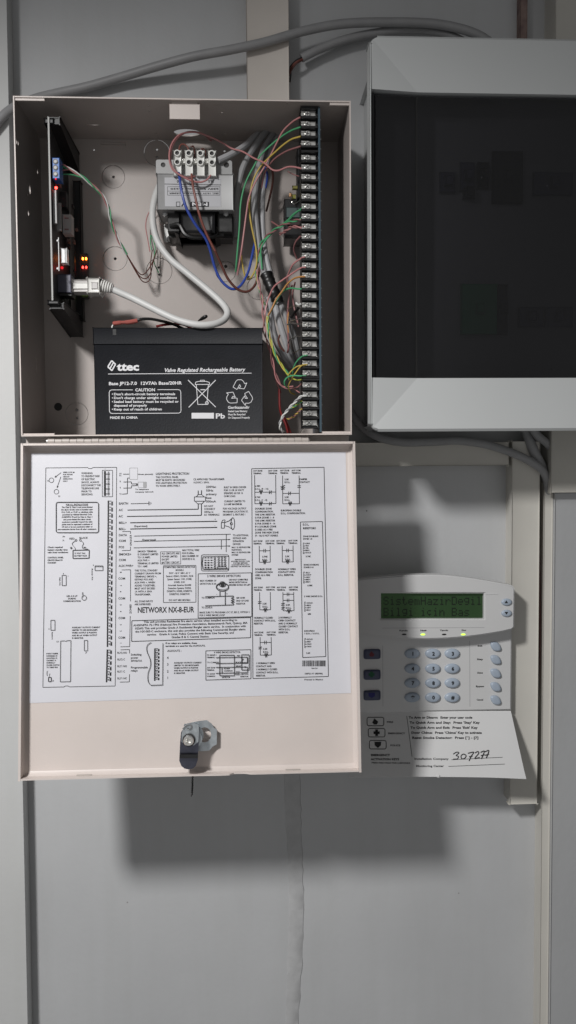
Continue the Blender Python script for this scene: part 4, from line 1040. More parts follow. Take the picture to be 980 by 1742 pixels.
bm = B(); bmesh.ops.create_icosphere(bm, subdivisions=2, radius=.0008, matrix=Matrix.Translation(U(95, 304.5, .080))); obj('led', bm, M['led_rd'], lm)
lbox('component', 89.5, 306, 102, 316, .064, .006, M['redplastic'])
lbox('shield_can', 89.5, 323, 97, 380, .077, .003, M['trafo'])
lbox('shield_can', 96, 345, 104, 392, .070, .003, M['trafo'])
lbox('power_converter', 99, 326, 113, 352, .045, .010, M['core'])
lbox('relay', 106.5, 365, 121.5, 397, .045, .012, M['relay'])
bm = B()
for py in (370, 389):
    a_ = U(110, py, .0452); b2 = U(117, py+2.5, .0452); box(bm, a_.x, b2.x, .0450, .0454, b2.z, a_.z)
obj('relay_mark', bm, mat('faded_red', (.35, .2, .2), .5), lm)
lbox('capacitor', 104, 422.5, 114, 447, .070, .008, M['bwhite'], .0005, 'bright white rectangular component')
bm = B(); tube(bm, ppath([(99.5, 404, .079), (99.8, 420, .079), (100.3, 440, .079), (100.5, 461, .079)]), .0004, 6); obj('antenna_pin', bm, M['bwhite'], lm)
bm = B()
for py in (409.5, 457): bmesh.ops.create_icosphere(bm, subdivisions=2, radius=.0011, matrix=Matrix.Translation(U(98.3, py, .079)))
obj('solder_joint', bm, M['bwhite'], lm)
bm = B(); bmesh.ops.create_icosphere(bm, subdivisions=2, radius=.0013, matrix=Matrix.Translation(U(105.5, 455.5, .064))); obj('led', bm, M['led_rd'], lm)
jk = lbox('network_jack', 91.5, 467, 121, 497.5, .062, .018, M['jack'], .0006)
lbox('jack_shroud', 90, 497.8, 122, 503.5, .060, .016, M['black'])
for px, py, m in ((141, 440, 'led_o'), (146.5, 440, 'led_o'), (141, 454.7, 'led_r'), (146.7, 454.7, 'led_r')):
    bm = B(); bmesh.ops.create_icosphere(bm, subdivisions=2, radius=.0009, matrix=Matrix.Translation(U(px, py, .014)) @ Matrix.Diagonal((.9, 1, 1.4, 1))); obj('led', bm, M[m], lm)
for px, py in ((141, 501), (147, 501)):
    bm = B(); bmesh.ops.create_icosphere(bm, subdivisions=2, radius=.0008, matrix=Matrix.Translation(U(px, py, .014))); obj('led', bm, M['led_g'], lm)
bm = B(); a_ = U(136, 432, .010); b2 = U(151, 508, .010); box(bm, a_.x, b2.x, .006, .0125, b2.z, a_.z); obj('led_carrier', bm, M['core'], lm)
random.seed(11)
for i in range(16):
    py = random.uniform(320, 465); px = random.uniform(105, 128)
    s = random.uniform(2, 5); lbox('component', px, py, px+s, py+random.uniform(2, 6), .030, .006, random.choice((M['core'], M['rust'], M['trafo'], M['redplastic'], M['core'])))
bm = B()
for k, (x_, y_) in enumerate(((97, 505), (104, 503), (109, 505), (113, 504))):
    tube(bm, ppath([(x_, y_, .05), (x_+3, y_+6, .045), (x_+2, y_+13, .035)]), .0006, 6)
obj('pin', bm, M['trafo'], lm)

# ================================================================== network cable
nc = thing('network_cable', U(156, 486, .055), 'light grey network cable looping from the module over the battery, with ribbed white boot plug', 'cable')
bm = B()
a_ = U(122, 476, .058); b2 = U(153, 497, .058); box(bm, a_.x, b2.x, .046, .058, b2.z, a_.z, .0018, 3)
obj('plug', bm, M['relay'], nc)
bm = B(); a_ = U(149, 473.5, .060); b2 = U(169.5, 498, .060); box(bm, a_.x, b2.x, .045, .060, b2.z, a_.z, .0016, 3); obj('boot', bm, M['boot'], nc)
bm = B(); a_ = U(156, 480.5, .0608); b2 = U(166, 491, .0608); box(bm, a_.x, b2.x, .0595, .0608, b2.z, a_.z, .0005); obj('latch', bm, M['relay'], nc)
bm = B(); a_ = U(124, 481, .0590); b2 = U(156, 491, .0590); box(bm, a_.x, b2.x, .0575, .0590, b2.z, a_.z, .0006); obj('latch_guard', bm, M['boot'], nc)
for k in range(5):
    c_ = U(171.7+k*3.9, 486.2+k*.9, .0535); dirv = (U(190, 491, .053)-U(170, 486, .0535)).normalized()
    bm = B(); cyl(bm, c_, dirv, .0062-.00035*k, .0011, 18); obj('strain_rib', bm, M['boot'], nc)
bm = B(); tube(bm, [U(168, 485.5, .0535), U(192, 491, .053)], .0040, 12); obj('boot_core', bm, M['relay'], nc)
bm = B(); tube(bm, ppath([(188, 490.5, .053), (200, 496, .053), (225, 507, .054), (252, 520.5, .058), (280, 534.5, .063), (306, 545.5, .066), (337, 552.5, .068), (363, 551.5, .066), (381, 544, .060), (387, 531, .054), (377, 515, .048), (352, 492, .042), (318, 464, .036), (290, 441, .030), (270, 414, .026), (261.5, 388, .022), (259.5, 362, .018), (264, 335, .014), (274, 310, .010), (285, 285, .008)], 8), .0031, 14)
obj('cable_sheath', bm, M['white_cable'], nc)

# ================================================================== wires and cables inside
def cable(name, m, r, pts, label, cat='cable', group=None, seg=10):
    bm = B(); tube(bm, ppath(pts, 7), r, seg)
    return tag(obj(name, bm, M[m]), label, cat, group)
def wire(m, pts, label, r=.0008, group='thin wires inside the alarm cabinet'):
    return cable('wire', m, r, pts, label, 'wire', group, 7)
def twist(cols, pts, label, r=.0007, pitch=.019, amp=.0008):
    """cores twisted round one another, each a part"""
    base = ppath(pts, 10); L = [0]
    for a_, b2 in zip(base, base[1:]): L.append(L[-1]+(b2-a_).length)
    F = frames(base); t = thing('twisted_wires', base[0], label, 'wire', 'twisted wires inside the alarm cabinet')
    for k, c_ in enumerate(cols):
        ph = 2*math.pi*k/len(cols)
        q_ = [p+(F[i][0]*math.cos(L[i]/pitch*2*math.pi+ph)+F[i][1]*math.sin(L[i]/pitch*2*math.pi+ph))*amp for i, p in enumerate(base)]
        bm = B(); tube(bm, q_, r, 6); o = obj('core_wire', bm, M[c_], t)
    return t
cable('grey_cable', 'grey_cable', .0029, [(371, 273, .050), (390, 264, .046), (408, 254, .040), (420, 245, .034), (432, 233, .026), (446, 223, .018), (452, 218, .014)], 'grey cable curving from the right end of the transformer strip up through the cabinet top')
cable('grey_cable', 'dark_cable', .0030, [(458, 219, .022), (447, 230, .026), (433, 250, .030), (420, 270, .033), (411, 292, .034), (405, 318, .034), (402, 345, .033), (401, 375, .026), (400, 400, .014)], 'dark grey cable dropping down beside the right flank of the transformer')
cable('grey_cable', 'dark_cable', .0030, [(468, 222, .018), (458, 237, .022), (448, 256, .026), (441, 280, .028), (436, 310, .030), (433, 345, .032), (436, 385, .034), (442, 430, .036), (450, 466, .038), (456, 490, .040)], 'grey cable falling from the cabinet top into the black tape, left of the pair')
cable('grey_cable', 'grey_cable', .0028, [(474, 224, .014), (464, 245, .018), (455, 272, .020), (449, 305, .022), (446, 345, .026), (447, 400, .030), (453, 440, .034), (460, 468, .037), (465, 490, .039)], 'grey cable falling from the cabinet top into the black tape, right of the pair')
bm = B(); q = ppath([(453, 466, .038), (459, 482, .040), (467, 500, .041), (474, 517, .041)], 8); tube(bm, q, [.0058+.0003*math.sin(i*1.3) for i in range(len(q))], 16)
tag(obj('tape_wrap', bm, M['tape']), 'black insulating tape wrapped round the bundle of grey cables', 'tape')
cable('grey_cable', 'grey_cable', .0033, [(458, 505, .040), (459, 530, .038), (464, 560, .036), (472, 585, .034), (484, 606, .030), (495, 622, .020)], 'grey cable leaving the lower end of the black tape, leftmost of the three')
cable('grey_cable', 'grey_cable', .0031, [(466, 505, .042), (470, 528, .042), (478, 556, .040), (486, 582, .037), (494, 604, .032), (502, 620, .022)], 'grey cable leaving the lower end of the black tape, middle of the three')
cable('grey_cable', 'dark_cable', .0029, [(473, 507, .041), (480, 524, .041), (490, 548, .040), (500, 572, .037), (506, 596, .032), (512, 615, .022)], 'grey cable leaving the lower end of the black tape, rightmost of the three')
wire('pink', [(517, 198, .0775), (507, 201.5, .077), (495, 209.5, .072), (481, 224, .066), (470, 245, .060), (461, 263, .056), (451, 282, .053), (435, 309, .050), (424, 335, .048), (419, 365, .046), (415, 395, .045), (411, 425, .044), (407, 450, .040), (404, 468, .034)], 'pink wire arching down from the topmost screw terminal')
wire('green', [(517, 215, .0775), (508, 217.5, .077), (497, 221.5, .072), (484, 229, .066), (468, 241, .060), (450, 257, .055), (440, 269, .053), (432, 283, .051), (420, 306, .050), (413, 328, .049), (409, 352, .048), (407.5, 385, .047), (405, 415, .045), (402.5, 445, .042), (401, 462, .036)], 'green wire arching down from the second screw terminal')
wire('yellow', [(517, 231, .0775), (509, 233, .077), (496, 237, .072), (482, 246.5, .066), (468, 259, .060), (455, 271, .054), (443, 284, .050), (432, 304, .047), (426, 328, .045), (424, 350, .044)], 'yellow wire arching down from the third screw terminal')
wire('yellow', [(424, 348, .044), (424.5, 362, .043), (428.5, 387, .042), (435, 418, .040), (437, 440, .039), (435, 456, .038), (430, 468, .036), (424, 475, .034), (419, 474, .034)], 'yellow wire hanging in a loop left of the grey cable pair')
wire('yellow', [(411, 434, .040), (412, 446, .038), (415, 463, .036), (419, 474, .034), (424, 470, .036)], 'short yellow wire end beneath the green wire')
wire('mauve', [(516, 248, .0765), (505, 251, .076), (488, 257, .068), (470, 268, .058), (458, 281, .050), (450, 296, .042), (445, 320, .036)], 'dull brown-pink wire from the fourth screw terminal')
wire('pink', [(358.5, 298, .055), (352, 306, .056), (339, 310, .057), (322, 306, .058), (305, 297, .060), (293, 287, .061), (288, 268, .061), (291.5, 247, .058), (303, 231, .054), (318, 225.5, .050), (336, 225.5, .048), (361, 234.5, .046), (380, 244, .046), (394, 252.5, .047), (413, 258, .050), (431, 268.5, .054), (450, 277.5, .060), (463, 288.5, .064), (474, 290, .066), (490, 284, .070), (503, 284.5, .075), (517, 288, .0775)], 'long pink wire looping over the transformer strip and across to the sixth screw terminal')
wire('mauve', [(332, 300, .056), (318, 302, .058), (303, 295, .060), (292, 280, .060), (290, 262, .059), (296, 243, .056), (309, 229, .052), (325, 224, .048), (345, 228, .045), (360, 240, .040)], 'brown-pink wire looping round the left end of the transformer strip')
wire('rbrown', [(304, 256, .052), (307, 247, .052), (313, 245.5, .052), (319, 250, .052), (321, 256, .052)], 'short red-brown jumper between the two left cells of the transformer strip', .0007)
wire('brown', [(324, 250, .048), (329, 249, .048), (331, 258, .046), (331, 268, .045)], 'short dark wire bent over behind the transformer strip, left one', .0007)
wire('rbrown', [(341, 255, .050), (345, 253, .050), (349, 256, .048), (349.5, 266, .046)], 'short red-brown wire bent over behind the transformer strip, right one', .0006)
wire('mauve', [(509, 300, .072), (500, 297, .066), (490, 292, .058)], 'stub of brown-pink wire at the seventh screw terminal', .0005)
wire('blue', [(304, 294, .055), (306, 305, .058), (308, 320, .060), (311, 334, .061), (318, 356, .060), (332, 381, .057), (350, 406, .052), (358, 427, .048), (366, 456, .044), (377, 478, .042), (394, 491.5, .041), (409, 486, .040), (422, 463, .038), (430, 430, .034), (436, 400, .026)], 'thick blue wire sweeping down from the transformer strip in a wide loop', .00125)
wire('rbrown', [(326, 296, .056), (327, 306, .058), (329, 320, .060), (332, 334, .061), (339, 364, .060), (351, 397, .056), (366, 427, .052)], 'red-brown wire running down across the transformer label beside the blue one', .0011)
wire('brown', [(365.5, 426, .052), (378, 454, .047), (389, 476, .044), (405, 492.5, .042), (421, 496, .041), (433, 486, .040), (439, 470, .038), (443, 450, .034)], 'dark brown wire continuing the loop under the blue wire', .0012)
wire('brown', [(453, 282, .040), (463, 290, .034), (464, 310, .026), (459, 335, .020), (453, 360, .016)], 'dark brown wire lying behind the two grey cables', .001)
wire('blue', [(451, 285, .038), (455, 300, .030), (452, 320, .024)], 'blue wire end lying behind the grey cables near the top', .001)
wire('mauve', [(462, 377, .020), (468, 381, .024), (476, 386, .030)], 'stub of pinkish wire against the cabinet back', .0008)
wire('green', [(517, 352, .0775), (512, 356, .076), (499, 365, .068), (487, 377, .058), (468, 391, .048), (451, 410, .044), (444, 425, .042), (444.5, 440, .041), (446, 458, .042)], 'green wire running down in an arc from the tenth screw terminal')
wire('green', [(516, 356, .0775), (506, 361, .072), (495, 371, .064), (488, 378, .058)], 'short green wire doubled beside the arc at the tenth terminal', .0006)
twist(['mauve', 'green'], [(516, 372, .0765), (505, 374.5, .072), (490, 379, .062), (472, 388, .052), (454, 402, .044), (443, 418, .040), (440, 440, .038), (438, 458, .036)], 'brown-pink and green pair arcing left from the eleventh terminal')
twist(['pink', 'mauve'], [(517, 387, .0775), (506, 386.5, .074), (496, 386, .068), (486, 393, .058), (476, 398, .048)], 'pink pair entering the twelfth terminal')
wire('mauve', [(511, 402, .072), (503, 412, .064), (500, 425, .056), (505, 440, .05)], 'thin brown-pink wire hanging behind the middle terminals')
wire('pink', [(519, 437, .0785), (511, 440.5, .077), (499, 449.5, .070), (492, 463, .062), (489, 476, .054), (494, 500, .046)], 'pink wire curving down from the fifteenth terminal')
wire('pink', [(520, 455, .0785), (511, 456.5, .077), (499, 464, .070), (480, 477, .062), (467, 487, .056), (460, 500, .052), (455, 513, .050), (451.5, 530, .050), (449, 550, .051)], 'pink wire running left from the sixteenth terminal over the black tape')
wire('orange', [(519, 470.5, .0785), (510, 471, .077), (500, 474, .070), (489, 483, .064), (479, 497, .060), (470, 509, .057), (463, 524, .055), (456, 537, .053)], 'orange wire from the seventeenth terminal crossing the black tape')
wire('green', [(519, 491, .0785), (508, 491.5, .076), (493, 490.5, .064), (480, 497, .056), (471, 511, .054), (463, 526, .053), (455, 540, .052)], 'green wire from the eighteenth terminal crossing the black tape')
twist(['ygreen', 'yellow', 'green'], [(455, 538, .052), (455.5, 552, .053), (458, 570, .055), (463, 588, .057), (470, 607, .058), (480, 623, .060), (490, 636, .063), (497, 640, .066)], 'yellow and green twisted wires running down past the right edge of the battery', .0006, .024, .0008)
twist(['pink', 'mauve'], [(436, 460, .040), (440, 480, .044), (445, 505, .048), (447.5, 530, .050), (449, 550, .051), (450.5, 568, .052), (458, 590, .053), (464, 618, .052), (470, 640, .052), (478, 655, .054), (488, 659.5, .058), (500, 658.5, .060)], 'pink twisted pair running down the right edge of the battery', .0006, .030, .0009)
twist(['green', 'ygreen'], [(434, 462, .040), (437, 475, .042), (441, 492, .043), (446, 508, .044), (452, 520, .044)], 'pale green twisted pair beside the top of the black tape', .0004, .008, .0005)
wire('mauve', [(463, 600, .048), (466, 625, .046), (470, 648, .042), (478, 668, .036)], 'dark brown-pink wire in the shadow beside the battery', .0008)
wire('mauve', [(497, 485, .060), (492, 505, .052), (490, 525, .048), (489, 545, .046), (490, 565, .046), (491, 590, .044), (489, 600, .040)], 'brown wire hanging behind the bare tinned leads, left one', .0009)
wire('mauve', [(502, 480, .056), (498, 500, .050), (500, 520, .048), (504, 538, .050), (508, 556, .050)], 'brown-pink wire hanging behind the bare tinned leads, right one', .0008)
wire('orange', [(491, 530, .047), (489.5, 548, .049), (491, 566, .048)], 'short orange wire behind the bare tinned leads', .0006)
wire('tinned', [(519, 523, .0785), (513, 524, .077), (506, 520, .070), (496, 522, .062), (489, 526, .056)], 'uppermost bare tinned lead bent left of the terminals', .00035)
wire('tinned', [(518, 539, .0785), (510, 541.5, .076), (499, 545, .068), (490, 547.5, .060)], 'second bare tinned lead from the top, left of the terminals', .00045)
wire('tinned', [(514, 552.5, .074), (506, 551, .070), (496, 549.5, .066), (489, 552, .060)], 'thickest bare tinned lead, third from the top', .0007)
wire('tinned', [(518, 573, .0785), (509, 572, .074), (499, 574, .068), (493, 578, .060), (490.5, 584, .054)], 'fourth bare tinned lead from the top, with a hooked end', .00045)
wire('tinned', [(518, 590.5, .0785), (510, 594, .074), (502, 600, .066), (497, 600.5, .060)], 'lowest bare tinned lead, bent to a V', .0004)
wire('white', [(504, 515.5, .064), (508, 519, .068), (512, 517, .072)], 'tiny white resistor lead by the nineteenth terminal', .001)
wire('brown', [(476, 570, .052), (473.5, 580, .054), (477, 590, .055), (484, 598, .054)], 'small dark brown loop in front of the grey cables', .0008)
wire('blackw', [(508, 524, .060), (500, 533, .052), (495, 540, .048)], 'small black sleeve behind the tinned leads', .0014)
wire('green', [(523, 604.5, .0785), (514, 606.5, .078), (505, 615, .073), (499, 627, .068), (498, 638, .064)], 'green wire curving down from the twenty-fifth terminal', .0006)
wire('yellow', [(523, 620, .0785), (513, 622, .078), (504, 633, .074), (496, 645, .070), (491, 656, .066), (494, 667, .060), (502, 671, .054)], 'yellow wire looping down from the twenty-sixth terminal, front one', .0006)
wire('yellow', [(518, 622, .0780), (507, 623, .075), (498, 629, .070), (491, 638, .066), (492, 646, .062)], 'yellow wire looping down from the twenty-sixth terminal, rear one', .0006)
wire('green', [(521, 639.5, .0785), (510, 639.5, .078), (498, 639, .075), (489, 642, .073), (484, 649, .071), (485.5, 656, .068), (490, 660, .064)], 'green wire making a round loop left of the twenty-seventh terminal', .0007)
wire('ygreen', [(513, 646, .070), (505, 646.5, .066), (496, 643, .062)], 'short olive wire under the green loop', .0006)
wire('pink', [(513, 652, .066), (507, 658, .062), (500, 661, .058), (510, 668, .060)], 'faint pink wire beneath the green loop', .0005)
twist(['white', 'grey_cable'], [(521, 672, .0785), (510, 676, .076), (500, 686, .073), (489, 698, .071), (481, 709, .070), (476.5, 720, .069), (477, 729, .067), (482, 735, .064)], 'white twisted pair curving down to the cabinet floor', .0007, .012, .0007)
twist(['ygreen', 'green'], [(516, 680, .074), (509, 686, .070), (503, 690, .066), (495, 694, .060)], 'small green and yellow braid left of the twenty-ninth terminal', .0005, .007, .0006)
twist(['yellow', 'mauve'], [(515, 694, .072), (506, 702, .068), (499, 709, .062), (489, 713, .054)], 'small yellow and brown braid left of the thirtieth terminal', .0005, .007, .0006)
wire('red', [(475, 662, .040), (475.5, 680, .044), (476.5, 696, .048), (480, 708, .052), (486, 722, .054), (490, 737, .054)], 'dark red wire dropping down beside the battery', .0010)
wire('red', [(482, 708, .050), (488, 722, .050), (494, 737, .050)], 'second dark red wire on the cabinet floor beside the first', .0013)
wire('tinned', [(519, 728, .070), (514, 733, .068), (511, 738, .066)], 'bare wire end under the lowest terminal', .0007)
# left side
twist(['pink', 'green', 'white'], [(103, 280, .066), (112, 284, .066), (124, 291, .064), (143, 303, .060), (159, 317, .056), (174, 332, .052), (184, 352, .048), (190, 378, .044), (202, 409, .038), (216, 433, .032)], 'pink, green and white wires twisted from the blue terminal block', .0006, .034, .0009)
wire('green', [(104, 297, .066), (115, 296.5, .066), (128, 298.5, .063), (143, 304, .060), (152, 311, .058)], 'green wire from the lowest clamp of the blue terminal block', .0006)
wire('pink', [(103, 291, .066), (112, 289, .066), (122, 289.5, .064), (132, 296, .062)], 'short pink wire from the middle clamp of the blue terminal block', .0005)
wire('brown', [(215, 432, .032), (226, 450, .028), (236, 464, .025), (244, 467, .022), (254, 456, .018), (262, 440, .014), (267, 425, .011)], 'thin dark wire sagging between the twisted wires and the transformer, upper one', .0005)
wire('brown', [(216, 434, .032), (227, 454, .027), (238, 470, .023), (248, 474, .020), (256, 465, .016), (260, 448, .013), (264, 432, .010)], 'thin dark wire sagging between the twisted wires and the transformer, middle one', .0005)
wire('brown', [(217, 436, .031), (230, 460, .026), (242, 478, .022), (252, 479, .019), (257, 468, .015), (256, 450, .012), (259, 425, .010)], 'thin dark wire sagging between the twisted wires and the transformer, lowest one', .0005)
wire('pink', [(255, 428, .010), (251, 405, .009), (248, 385, .009), (251, 367, .010), (261, 350, .012)], 'thin pink wire rising up the cabinet back left of the transformer', .0005)
wire('green', [(258, 425, .012), (256, 412, .012), (257, 400, .012), (264, 420, .010), (262, 445, .010), (270, 464, .006)], 'thin green wire by the left edge of the network cable', .0005)
# battery leads
bl = thing('battery_lead', U(205, 549, .060), 'black wire with red insulated connector pushed on the battery terminal', 'wire')
bm = B(); tube(bm, ppath([(193, 550.5, .059), (200, 549.5, .060), (205, 548.8, .060)]), [.0018]*12+[.0018], 10) if False else tube(bm, ppath([(193, 550.5, .059), (200, 549.5, .060), (206, 548.8, .060)]), .0019, 10)
tube(bm, ppath([(206, 548.8, .060), (208, 548.5, .060), (214, 548.2, .060)]), .0015, 10); tube(bm, ppath([(214, 548.2, .060), (220, 548, .060), (234, 545.5, .060)]), .0020, 10)
obj('connector_sleeve', bm, M['redplastic'], bl)
bm = B(); tube(bm, ppath([(232, 546, .060), (240, 543, .060), (255, 542.5, .058), (272, 545.5, .055), (290, 550, .050), (305, 556, .044), (320, 563, .040)]), .0013, 8); obj('insulated_wire', bm, M['blackw'], bl)
wire('red', [(266, 555.5, .052), (280, 552.5, .050), (298, 551, .046), (312, 552, .042), (325, 558, .036)], 'red wire lying on the battery lid behind the black lead', .0012)
bm = B(); tube(bm, ppath([(337, 546, .030), (343, 542.5, .032), (349, 539, .034), (353, 537.5, .034)]), [.0004+.0014*math.sin(math.pi*min(1, i/21)) for i in range(22)], 8)
tag(obj('wire_tip', bm, M['blackw']), 'small black wire tip inside the loop of the network cable', 'wire')

# ================================================================== cables outside
cable('grey_cable', 'dark_cable', .0043, [(-40, 250, .006), (-5, 208, .006), (22, 184, .002), (60, 168, -.006), (100, 158, -.010), (150, 147, -.010), (210, 130, -.008), (270, 112, -.002), (330, 96, .004), (390, 85, .006), (450, 72, .006), (520, 52, .004), (590, 40, .002), (680, 38, .0), (750, 42, .002), (810, 58, .006), (850, 85, .006)], 'thick grey cable crossing the wall above the cabinet and over the cream duct', 'cable', None, 14)
c2 = thing('cut_cable', U(600, 62, 0), 'second grey cable with stripped dark cores, ending beside the cream duct', 'cable')
bm = B(); tube(bm, ppath([(513, 99, -.008), (545, 83, -.008), (585, 68, -.008), (640, 56, -.008), (700, 50, -.008), (760, 58, -.006), (820, 90, -.002)]), .0040, 12); obj('cable_sheath', bm, M['dark_cable'], c2)
for k, (m_, dy) in enumerate((('blackw', 0), ('brown', 4), ('rbrown', 2))):
    bm = B(); tube(bm, ppath([(517, 97+dy, -.007), (505, 103+dy, -.005), (496, 112+dy*1.5, -.008), (492, 124+dy, -.012)]), .0011, 7); obj('core_wire', bm, M[m_], c2)
bm = B(); tube(bm, ppath([(494, 112, -.010), (494.5, 125, -.011), (493, 140, -.013)]), .0009, 7); obj('core_wire', bm, M['blackw'], c2)
cable('grey_cable', 'dark_cable', .0040, [(590, 690, -.008), (612, 722, -.006), (640, 742, .002), (680, 752, .008), (730, 752, .008), (780, 750, .008), (830, 757, .008), (880, 774, .009), (915, 793, .010), (929, 812, .004), (932, 840, -.006)], 'grey cable sagging beneath the distribution board across the horizontal duct', 'cable', None, 12)
cable('grey_cable', 'dark_cable', .0050, [(885, 700, -.006), (896, 735, .0), (907, 765, .004), (922, 795, .0), (930, 818, -.008)], 'thick grey cable coming down from under the board beside the vertical duct', 'cable', None, 12)
cable('grey_cable', 'dark_cable', .0040, [(900, 715, .010), (912, 738, .010), (928, 752, .008), (940, 764, .0)], 'short grey cable end under the board, beside the box duct', 'cable', None, 12)

# ================================================================== distribution board
dbx = thing('distribution_board', (.45, .02, .003), 'large grey plastic distribution board with dark smoked door, cut by the right edge', 'distribution board')
XL = U(628.5, 420, .0965).x; XR = .62; ZT = U(760, 61.5, .0975).z; ZB = U(760, 733.5, .0975).z
IZT = U(800, 158, .092).z; IZB = U(800, 643, .092).z; IXL = U(709, 400, .089).x

DO_ = .034   # how far the cover stands out
# back box
bm = B(); box(bm, XL+.012, XR-.004, WD, .0579, ZB+.008, ZT-.008, .004, 3); obj('back_box', bm, M['db'], dbx)
# cover: outer rim, side walls, sloping top and bottom bands with a crease to the corner
bm = B()
def ringv(x0, z0, x1, z1, r, d, n=6): return [bm.verts.new((x, -d, z)) for x, z in rrect(x0, z0, x1, z1, r, n)]
r0 = ringv(XL+.0065, ZB+.004, XR, ZT-.004, .010, .058); r1 = ringv(XL, ZB, XR, ZT, .0095, .0935); r2 = ringv(XL+.0005, ZB+.0008, XR-.0012, ZT-.0008, .0090, .0960); r3 = ringv(XL+.0014, ZB+.0022, XR-.0035, ZT-.0022, .0080, .0970)
for A1, A2 in ((r0, r1), (r1, r2), (r2, r3)):
    n = len(A1)
    for k in range(n): bm.faces.new([A1[k], A1[(k+1) % n], A2[(k+1) % n], A2[k]])
obj('cover_rim', bm, M['db'], dbx)
FD = .0915   # depth of the front face
def bandpts(top):
    s = 1 if top else -1
    zo = (ZT-.0022) if top else (ZB+.0022); zi = IZT if top else IZB
    return zo, zi
for top in (True, False):
    zo, zi = bandpts(top)
    bm = B()
    P_ = [(XL+.0070, .0978, zo), (IXL, .0978, zo), (XR-.0035, .0978, zo), (XR-.0035, FD, zi), (IXL, FD, zi), (XL+.0014, .0969, zi), (XL+.0014, .0972, zo+(-.006 if top else .006)), (XL+.0032, .0975, zo+(-.0016 if top else .0016))]
    v = [bm.verts.new((a_, -d, z)) for a_, d, z in P_]
    # two planes meeting along the crease from the outer corner to the inner one
    bm.faces.new([v[0], v[4], v[7]]); bm.faces.new([v[7], v[4], v[5], v[6]]); bm.faces.new([v[0], v[1], v[4]]); bm.faces.new([v[1], v[2], v[3], v[4]])
    # return edge facing the smoked door
    w0 = bm.verts.new((XL+.0014, -.084, zi)); w1 = bm.verts.new((IXL, -.082, zi)); w2 = bm.verts.new((XR-.0035, -.082, zi))
    bm.faces.new([v[5], v[4], w1, w0]); bm.faces.new([v[4], v[3], w2, w1])
    obj('cover_band', bm, M['db'], dbx, smooth=False)
    # step back to the rim
    bm = B(); q = [(XL+.0070, .0978), (IXL, .0978), (XR-.0035, .0978)]
    A1 = [bm.verts.new((x, -d, zo)) for x, d in q]; A2 = [bm.verts.new((x, -.0960, zo+(.0022 if top else -.0022))) for x, d in q]
    for k in range(2): bm.faces.new([A1[k], A1[k+1], A2[k+1], A2[k]])
    obj('cover_step', bm, M['db'], dbx, ang=60)
# smoked door: sloping left wing and flat front
bm = B()
def pane(P1, P2, z0, z1, t=.002):
    a1, b1 = Vector((P1[0], -P1[1], 0)), Vector((P2[0], -P2[1], 0)); n_ = (b1-a1).cross(Vector((0, 0, 1))).normalized()
    if n_.y > 0: n_ = -n_
    vs = []
    for z in (z0, z1):
        for p in (a1, b1):
            for k in (0, -t): vs.append(bm.verts.new(p+n_*k+Vector((0, 0, z))))
    a0, a1_, b0, b1_, c0_, c1_, d0, d1_ = vs
    for f_ in ((a0, b0, d0, c0_), (a1_, c1_, d1_, b1_), (a0, c0_, c1_, a1_), (b0, b1_, d1_, d0), (a0, a1_, b1_, b0), (c0_, d0, d1_, c1_)): bm.faces.new(f_)
zA = IZB+.0006; zB = IZT-.0020
pane((XL+.0016, .0915), (IXL-.0002, .0880), zA, zB); pane((IXL, .0880), (XR-.004, .0880), zA, zB)
obj('smoked_door', bm, M['smoked'], dbx, smooth=False)
bm = B(); cyl(bm, (XL+.0040, -.0912, zA+.0005), (0, 0, 1), .0022, zB-zA-.001, 20); obj('highlight_rod', bm, M['gloss'], dbx)  # glossy rod added to catch a highlight streak at the door's left edge
bm = B(); box(bm, XL+.0002, XL+.0014, .084, .0970, ZB+.007, ZT-.007, .0012, 2); obj('door_edge', bm, M['db'], dbx)
bm = B(); box(bm, IXL-.0007, IXL+.0007, .0860, .0881, zA, zB); obj('door_fold', bm, M['tape'], dbx)
bm = B(); box(bm, XL+.006, XR-.006, 0.0585, .0600, IZB-.02, IZT+.02); obj('inner_cover', bm, M['dbin'], dbx)
for px0, py0, px1, py1, m_ in ((840, 256, 890, 344, 'dbdark'), (785, 275, 808, 322, 'dbwhite'), (750, 292, 775, 325, 'dbwhite'), (815, 275, 832, 318, 'dbdark'), (910, 292, 975, 330, 'dbwhite'), (786, 483, 845, 568, 'dbgreen'), (848, 483, 864, 568, 'dbdark'), (885, 522, 925, 555, 'dbwhite'), (930, 522, 975, 555, 'dbwhite'), (790, 318, 808, 336, 'dbdark')):
    a_ = U(px0, py0, .066); b2 = U(px1, py1, .066)
    bm = B(); box(bm, a_.x, b2.x, .0602, .064 if m_ != 'dbgreen' else .066, b2.z, a_.z, .0006)
    box(bm, (a_.x+b2.x)/2-.003, (a_.x+b2.x)/2+.003, .064, .070, (a_.z+b2.z)/2-.004, (a_.z+b2.z)/2+.004, .0008)
    obj('circuit_breaker', bm, M[m_], dbx)

